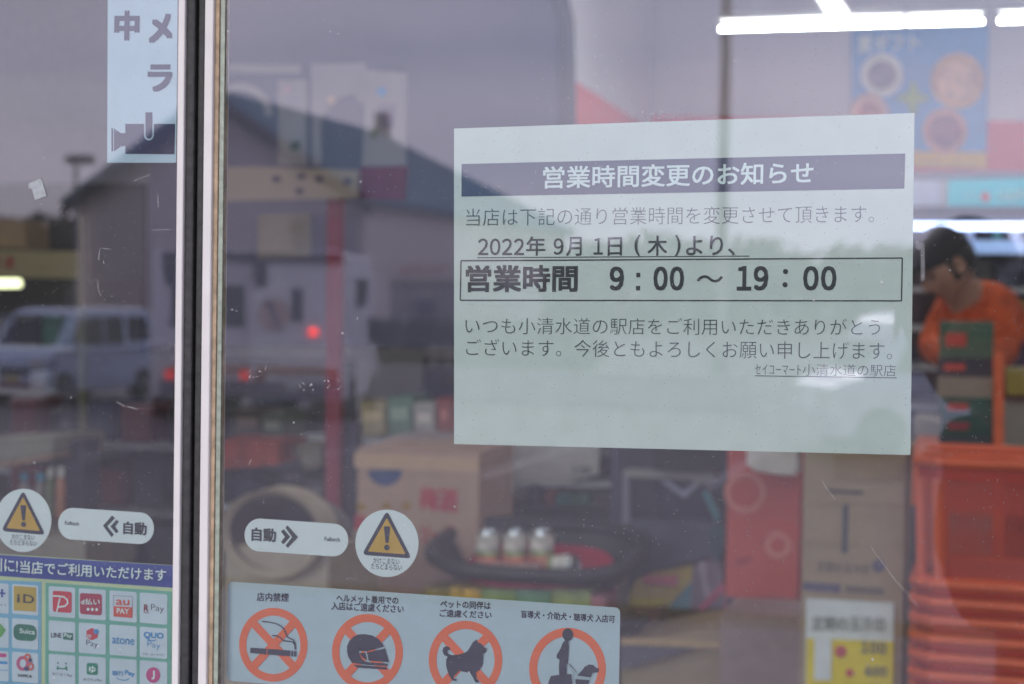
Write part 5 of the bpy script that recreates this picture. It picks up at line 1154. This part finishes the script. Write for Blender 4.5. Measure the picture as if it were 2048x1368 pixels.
kei = vehicle('parked_car', 'small pale blue boxy car parked at the left, side and front in view', 'car', kei_prof, .98, 1.48, .12, M('pale_blue_car_paint', (196, 208, 226), rough=.25, nscale=3, namt=.05, coat=.6),
    [[(.98, 1.08), (.66, 1.55), (.02, 1.58), (.02, 1.06)], [(-.06, 1.06), (-.06, 1.58), (-.62, 1.59), (-.62, 1.07)], [(-.76, 1.1), (-.76, 1.58), (-1.4, 1.56), (-1.48, 1.14)]],
    (1.34, 1.05, .86, 1.6, .62, .56), (-1.66, 1.06, -1.58, 1.58, .6, .54), (1.2, -1.24), .28, kei_ex)
v1 = vbase(116, 812); hd = Vector((math.cos(R(264)), math.sin(R(264)), 0)); sdv = Vector((-hd.y, hd.x, 0)) * (-1 if hd.x < 0 else 1)
side = Vector((-hd.y, hd.x, 0))     # toward the viewer
place(kei, v1 - hd * 1.2 - side * .62, hd)
# motorhome
m_mh = M('white_motorhome_shell', (232, 228, 224), rough=.35, nscale=1.2, namt=.05)
mh_prof = [(-1.75, .34), (1.62, .32), (1.7, .55), (1.62, 1.0), (1.42, 1.18), (1.12, 1.7), (1.45, 1.95), (1.42, 2.32), (1.1, 2.72), (-1.7, 2.74), (-1.78, 2.5)]
def mh_ex(lit, deco):
    def f(t, panel):
        for s_ in (-1, 1):
            MB().box((-1.79, s_ * .60, .72), (.06, .13, .14)).build('tail_lamp', m_tail if lit == 2 else m_tail0, t)
            if lit != 2 and s_ == lit: MB().box((-1.80, s_ * .27, 1.45), (.05, .13, .10)).build('tail_lamp', M('brake_lamp_lit', (255, 60, 44), emit=4), t)
            o = MB().box((1.25, s_ * .86, 1.45), (.12, .2, .3)).build('mirror', M('mirror_black', (26, 26, 30)), t); bevel(o, .03)
            MB().box((-1.2, s_ * .35, .32), (.5, .3, .3)).build('underbody_box', M('underbody_dark', (20, 20, 24)), t)
        MB().box((-1.80, 0, 2.66), (.10, 1.5, .14)).build('rear_fascia', M('fascia_violet', (52, 48, 66)), t)
        MB().box((-1.81, 0, .5), (.12, 1.5, .26)).build('rear_bumper', M('bumper_grey_violet', (110, 104, 120)), t)
        MB().box((-1.885, .0, .62), (.02, .33, .165)).build('number_plate', m_plw, t)
        MB().box((-1.79, 0, .82), (.02, 1.3, .10)).build('orange_strip', M('pale_orange_strip', (196, 140, 116)), t)
        if deco:
            o = MB().lathe((-1.787, -.38, 1.72), [(0, -.012), (.27, -.012), (.27, 0)], 24, 'X').build('round_sticker', M('peach_sticker', (206, 176, 156)), t)
            MB().box((-1.804, -.38, 1.72), (.006, .1, .5), rx=R(24)).build('sticker_stripe', M('stripe_brown', (120, 100, 104)), o)
        MB().box((-.2, .80, 2.1), (1.0, .03, .45)).build('side_window', m_win, t); MB().box((-.2, -.80, 2.1), (1.0, .03, .45)).build('side_window', m_win, t)
        MB().box((.2, 0, 2.80), (.7, .6, .14)).build('roof_vent', M('vent_pale', (150, 150, 160)), t)
        MB().prism([(-1.79, -.74, 2.56), (-1.79, -.5, 2.56), (-1.79, -.5, 2.2), (-1.79, -.68, 2.15)], (-.02, 0, 0)).build('dark_hatch', M('hatch_dark', (48, 44, 60)), t)
    return f
wn = [[(1.3, 1.22), (1.06, 1.66), (.5, 1.68), (.5, 1.2)]]
mh = vehicle('motorhome', 'white motorhome with a round sticker and one lit tail lamp, beside the red pole', 'motorhome', mh_prof, 1.2, 1.6, .05, m_mh, wn, (1.40, 1.24, 1.14, 1.68, .66, .62), (-1.77, 1.6, -1.77, 2.15, .10, .10), (1.15, -1.05), .33, mh_ex(1, True))
hd2 = Vector((math.cos(R(102)), math.sin(R(102)), 0)); v2 = vbase(592, 842)
place(mh, v2 + hd2 * 1.75, hd2)
mh.scale = (1, 1, 1.0)
mh2 = vehicle('motorhome', 'second motorhome, mostly hidden behind the door edges, with two lit red lamps', 'motorhome', mh_prof, 1.2, 1.85, .05, M('grey_motorhome_shell', (220, 214, 212), rough=.35, nscale=1.2, namt=.05), wn, (1.40, 1.24, 1.14, 1.68, .74, .70), (-1.77, 1.5, -1.77, 2.2, .6, .58), (1.15, -1.05), .33, mh_ex(2, False))
hd3 = Vector((math.cos(R(114)), math.sin(R(114)), 0)); v3 = vbase(414, 838); place(mh2, v3 + hd3 * 1.8, hd3)
# white van seen through the reflection over the right part of the notice
van_prof = [(-2.1, .3), (2.05, .28), (2.12, .6), (2.0, .95), (1.6, 1.1), (1.1, 1.85), (.8, 1.95), (-1.9, 1.97), (-2.08, 1.7), (-2.14, 1.0)]
def van_ex(t, panel):
    for s_ in (-1, 1):
        MB().box((2.05, s_ * .66, .8), (.16, .3, .18)).build('headlight', m_head, t); MB().box((-2.12, s_ * .76, 1.1), (.05, .1, .5)).build('tail_lamp', m_tail0, t)
    MB().box((2.13, 0, .5), (.03, .33, .165)).build('number_plate', m_plw, t); MB().box((2.06, 0, .42), (.2, 1.6, .22)).build('bumper', M('white_car_paint'), t)
van = vehicle('parked_car', 'white van parked to the right, reflected across the lower right of the notice', 'car', van_prof, 1.05, 1.72, .12, M('white_car_paint', (206, 206, 212), rough=.25, nscale=2, namt=.04, coat=.5),
    [[(1.2, 1.14), (.86, 1.78), (.3, 1.8), (.3, 1.12)], [(.2, 1.12), (.2, 1.8), (-.75, 1.82), (-.75, 1.12)], [(-.85, 1.12), (-.85, 1.82), (-1.85, 1.8), (-1.98, 1.16)]],
    (1.55, 1.16, 1.13, 1.78, .72, .64), (-2.12, 1.15, -2.06, 1.8, .68, .62), (1.35, -1.35), .32, van_ex)
v4 = vbase(1900, 905); place(van, v4, Vector((-math.cos(R(25)), -math.sin(R(25)), 0)))

# lamp post, dark pole, trees
def street_lamp(px, ptop, y, lab, arm):
    p = P(px, ptop, y); t = thing('street_lamp', lab, 'street lamp', (p.x, -y, GZ))
    MB().lathe((p.x, -y, GZ), [(.16, 0), (.16, .25), (.09, .3), (.06, p.z - GZ)], 10).build('pole', M('grey_lamp_pole', (80, 80, 92)), t, smooth=True)
    o = MB().box((p.x + arm, -y, p.z + .05), (.95, .5, .32)).build('lamp_head', M('lamp_head_dark', (48, 48, 58)), t); bevel(o, .05)
    return t
street_lamp(152, 322, 52, 'floodlight post left of the hall, rising above the trees', .15)
p = P(1455, -80, 40); t = thing('flag_pole', 'tall grey beige pole crossing the upper part of the notice', 'pole', (p.x, -40, -.5))
MB().tube([(p.x, -40, -.5), (p.x, -40, 14)], [.16, .11], 12).build('pole_shaft', M('pole_beige_grey', (146, 142, 132), rough=.5), t, smooth=True)
MB().lathe((p.x, -40, GZ), [(.4, 0), (.4, .15), (.24, .2), (.2, .8)], 12).build('pole_base', M('pole_base_grey', (110, 110, 112)), t)
kinds = [M('dark_leaf', (48, 54, 36), rough=.7, nscale=.8, namt=.5), M('olive_leaf', (70, 70, 44), rough=.7, nscale=.8, namt=.5), M('russet_leaf', (96, 78, 56), rough=.7, nscale=.8, namt=.5)]
bark = M('bark', (64, 54, 46), rough=.9)
def tree(px, ptop, y, wd, ki, lab, grp, n=900):
    p = P(px, ptop, y); H = p.z - GZ; rg = random.Random(int(px)); t = thing('tree', lab, 'tree', (p.x, -y, GZ), grp)
    b = MB(); b.tube([(p.x, -y, GZ), (p.x + .1, -y, GZ + H * .3), (p.x - .05, -y, GZ + H * .8)], [H * .03, H * .022, H * .006], 7)
    for i in range(6):
        a_ = rg.uniform(0, 2 * PI); z = GZ + H * rg.uniform(.3, .6); r = wd * rg.uniform(.4, .8)
        b.tube([(p.x, -y, z), (p.x + math.cos(a_) * r * .5, -y + math.sin(a_) * r * .5, z + H * .12), (p.x + math.cos(a_) * r, -y + math.sin(a_) * r, z + H * .2)], [H * .012, H * .008, H * .003], 5)
    b.build('trunk', bark, t)
    c = MB()
    for i in range(9):
        a_ = rg.uniform(0, 2 * PI); rr_ = rg.uniform(0, .6) * wd; cz = GZ + H * rg.uniform(.42, .86)
        leafcloud(c, (p.x + math.cos(a_) * rr_, -y + math.sin(a_) * rr_, cz), (wd * .5, wd * .5, H * .17), n // 9, H * .05, rg)
    o = c.build('crown', kinds[ki], t); o['kind'] = 'stuff'
TL = [(-60, 452, 95, 3.4, 2), (-5, 425, 92, 3.0, 2), (40, 436, 96, 3.0, 1), (80, 418, 90, 3.2, 0), (118, 428, 94, 2.8, 0), (150, 440, 98, 2.6, 0), (-110, 430, 94, 3.6, 0)]
nmL = ['pale russet tree at the far left edge', 'russet tree left of the floodlight, at the photo edge', 'olive tree between the russet tree and the dark ones', 'tallest dark tree left of the hall', 'dark rounded tree under the floodlight', 'dark narrow tree against the hall corner', 'dark tree beyond the left edge of the photo']
for a_, lab in zip(TL, nmL): tree(*a_[:4], a_[4], lab, 'trees left of the hall', 700)
rg = random.Random(9)
ordw = ['first', 'second', 'third', 'fourth', 'fifth', 'sixth', 'seventh', 'eighth', 'ninth', 'tenth', 'eleventh', 'twelfth']
for i in range(12):
    tree(1190 + i * 105, rg.uniform(462, 505), rg.uniform(84, 96), rg.uniform(3.4, 4.4), rg.choice([0, 0, 1]), '%s tree to the right of the hall, counting from its roof end' % ordw[i], 'trees right of the hall', 800)
b = MB()
for i in range(90): leafcloud(b, (-160 + i * 3.4, -112 + rg.uniform(-4, 4), GZ + 2.2), (2.6, 1.6, rg.uniform(2.6, 4.2)), 230, .62, rg)
o = b.build('far_thicket', kinds[0], kind='stuff'); tag(o, 'continuous dark thicket along the far side beyond the trees', 'thicket')

# photographer, standing at the camera --------------------------------
hx = .045; hy = -DIST - .16
phJ = dict(pelvis=Vector((.17, hy - .10, .93)), waist=Vector((.15, hy - .09, 1.10)), chest=Vector((.125, hy - .06, 1.28)), neck0=Vector((.07, hy - .03, 1.43)), neck=Vector((.005, hy - .01, 1.505)), head=Vector((-.03, hy, 1.578)),
    ls=Vector((-.01, hy - .05, 1.345)), le=Vector((.02, hy + .06, 1.19)), lw=Vector((-.03, hy + .09, 1.46)), rs=Vector((.31, hy - .05, 1.36)), re=Vector((.34, hy + .02, 1.19)), rw=Vector((.15, hy + .06, 1.50)),
    lh=Vector((.09, hy - .10, .88)), lk=Vector((.08, hy - .08, .48)), lf=Vector((.07, hy - .12, .07)), lt=Vector((.06, hy + .04, .035)), rh=Vector((.26, hy - .10, .88)), rk=Vector((.27, hy - .08, .48)), rf=Vector((.28, hy - .12, .07)), rt_=Vector((.30, hy + .04, .035)),
    lgrip=Vector((1, 0, .2)), rgrip=Vector((-1, 0, .1)))
for k_ in ('lf', 'rf', 'lt', 'rt_'): phJ[k_] = phJ[k_] + Vector((0, 0, .0))
def zph(e, p):
    if e[1] == 'neck': return 2
    if e[0] in ('lh', 'rh', 'lk', 'rk') or e[1] in ('lh', 'rh'): return 3
    if e[0] in ('lf', 'rf'): return 1
    return 0
person('person', 'photographer in a dark jacket holding a camera up to the glass door', phJ, [M('dark_jacket', (26, 27, 32), rough=.85, nscale=14, namt=.3), M('dark_shoes', (20, 20, 20)), skin, M('dark_jeans', (32, 36, 50), rough=.9)], hair, zph, None, fd=(-.05, 1, -.03))
th = thing('camera', 'black camera with a short lens held before the photographer\'s face', 'camera', (0, -DIST - .10, 1.55))
o = MB().box2((-.062, -DIST - .105, 1.556), (.066, -DIST - .062, 1.642)).build('camera_body', m_blk, th); bevel(o, .008, 3)
MB().box2((-.016, -DIST - .10, 1.644), (.02, -DIST - .066, 1.662)).build('viewfinder', m_blk, th)
MB().lathe((0, -DIST - .062, 1.6), [(.036, .0), (.036, .03), (.033, .05), (.028, .05), (.026, .044)], 24, 'Y').build('lens', M('lens_black', (16, 16, 18), rough=.4), th, smooth=True)
MB().lathe((.05, -DIST - .08, 1.642), [(.009, 0), (.009, .006), (0, .006)], 12).build('shutter_button', m_alu, th)

# blurred goods filling the shelf backs between the bin and the rack
goods = [((722, 802, 770, 872), 'pale yellow box on the gondola behind the printed carton', (176, 160, 120)), ((776, 792, 822, 872), 'mint green box on the gondola behind the printed carton', (120, 150, 130)), ((828, 806, 868, 872), 'white box on the gondola behind the printed carton', (190, 184, 178)),
         ((874, 796, 904, 872), 'dusty red box on the gondola beside the notice edge', (160, 80, 74)), ((470, 818, 520, 878), 'dark brown box above the burnt orange packs', (70, 54, 48)), ((524, 826, 566, 880), 'grey green box above the burnt orange packs', (84, 90, 80)),
         ((560, 936, 610, 976), 'dark navy pack above the round bin', (46, 46, 66)), ((600, 960, 646, 1010), 'grey pack right of the round bin top', (96, 92, 100))]
for (x0, y0, x1, y1), lab, c in goods:
    t = thing('goods_box', lab, 'box', P((x0 + x1) / 2, y1, 3.7), 'goods behind the bin and the printed carton')
    MB().slab([(x0, y0), (x1, y0), (x1, y1), (x0, y1)], 3.7, .18).build('box_body', M('goods_%d_%d' % (c[0], c[1]), c, rough=.5, nscale=22, namt=.4), t)
    patch(t, 'label', [(x0 + 6, y0 + (y1 - y0) * .3), (x1 - 8, y0 + (y1 - y0) * .3), (x1 - 8, y0 + (y1 - y0) * .6), (x0 + 6, y0 + (y1 - y0) * .6)], 3.7, M('goods_label_%d' % c[2], (min(255, c[0] + 50), min(255, c[1] + 44), min(255, c[2] + 40))))
th = thing('back_shelf', 'grey shelf boards holding the boxes behind the bin and printed carton', 'shelf', P(690, 880, 3.69))
MB().slab([(440, 879), (956, 879), (956, 886), (440, 886)], 3.68, .26).build('shelf_board', M('shelf_white'), th)
MB().slab([(440, 1012), (700, 1012), (700, 1019), (440, 1019)], 3.68, .26).build('shelf_board', M('shelf_white'), th)
for x in (442, 700, 940): MB().slab([(x, 790), (x + 8, 790), (x + 8, 1700), (x, 1700)], 3.9, .03).build('shelf_post', m_dark, th)
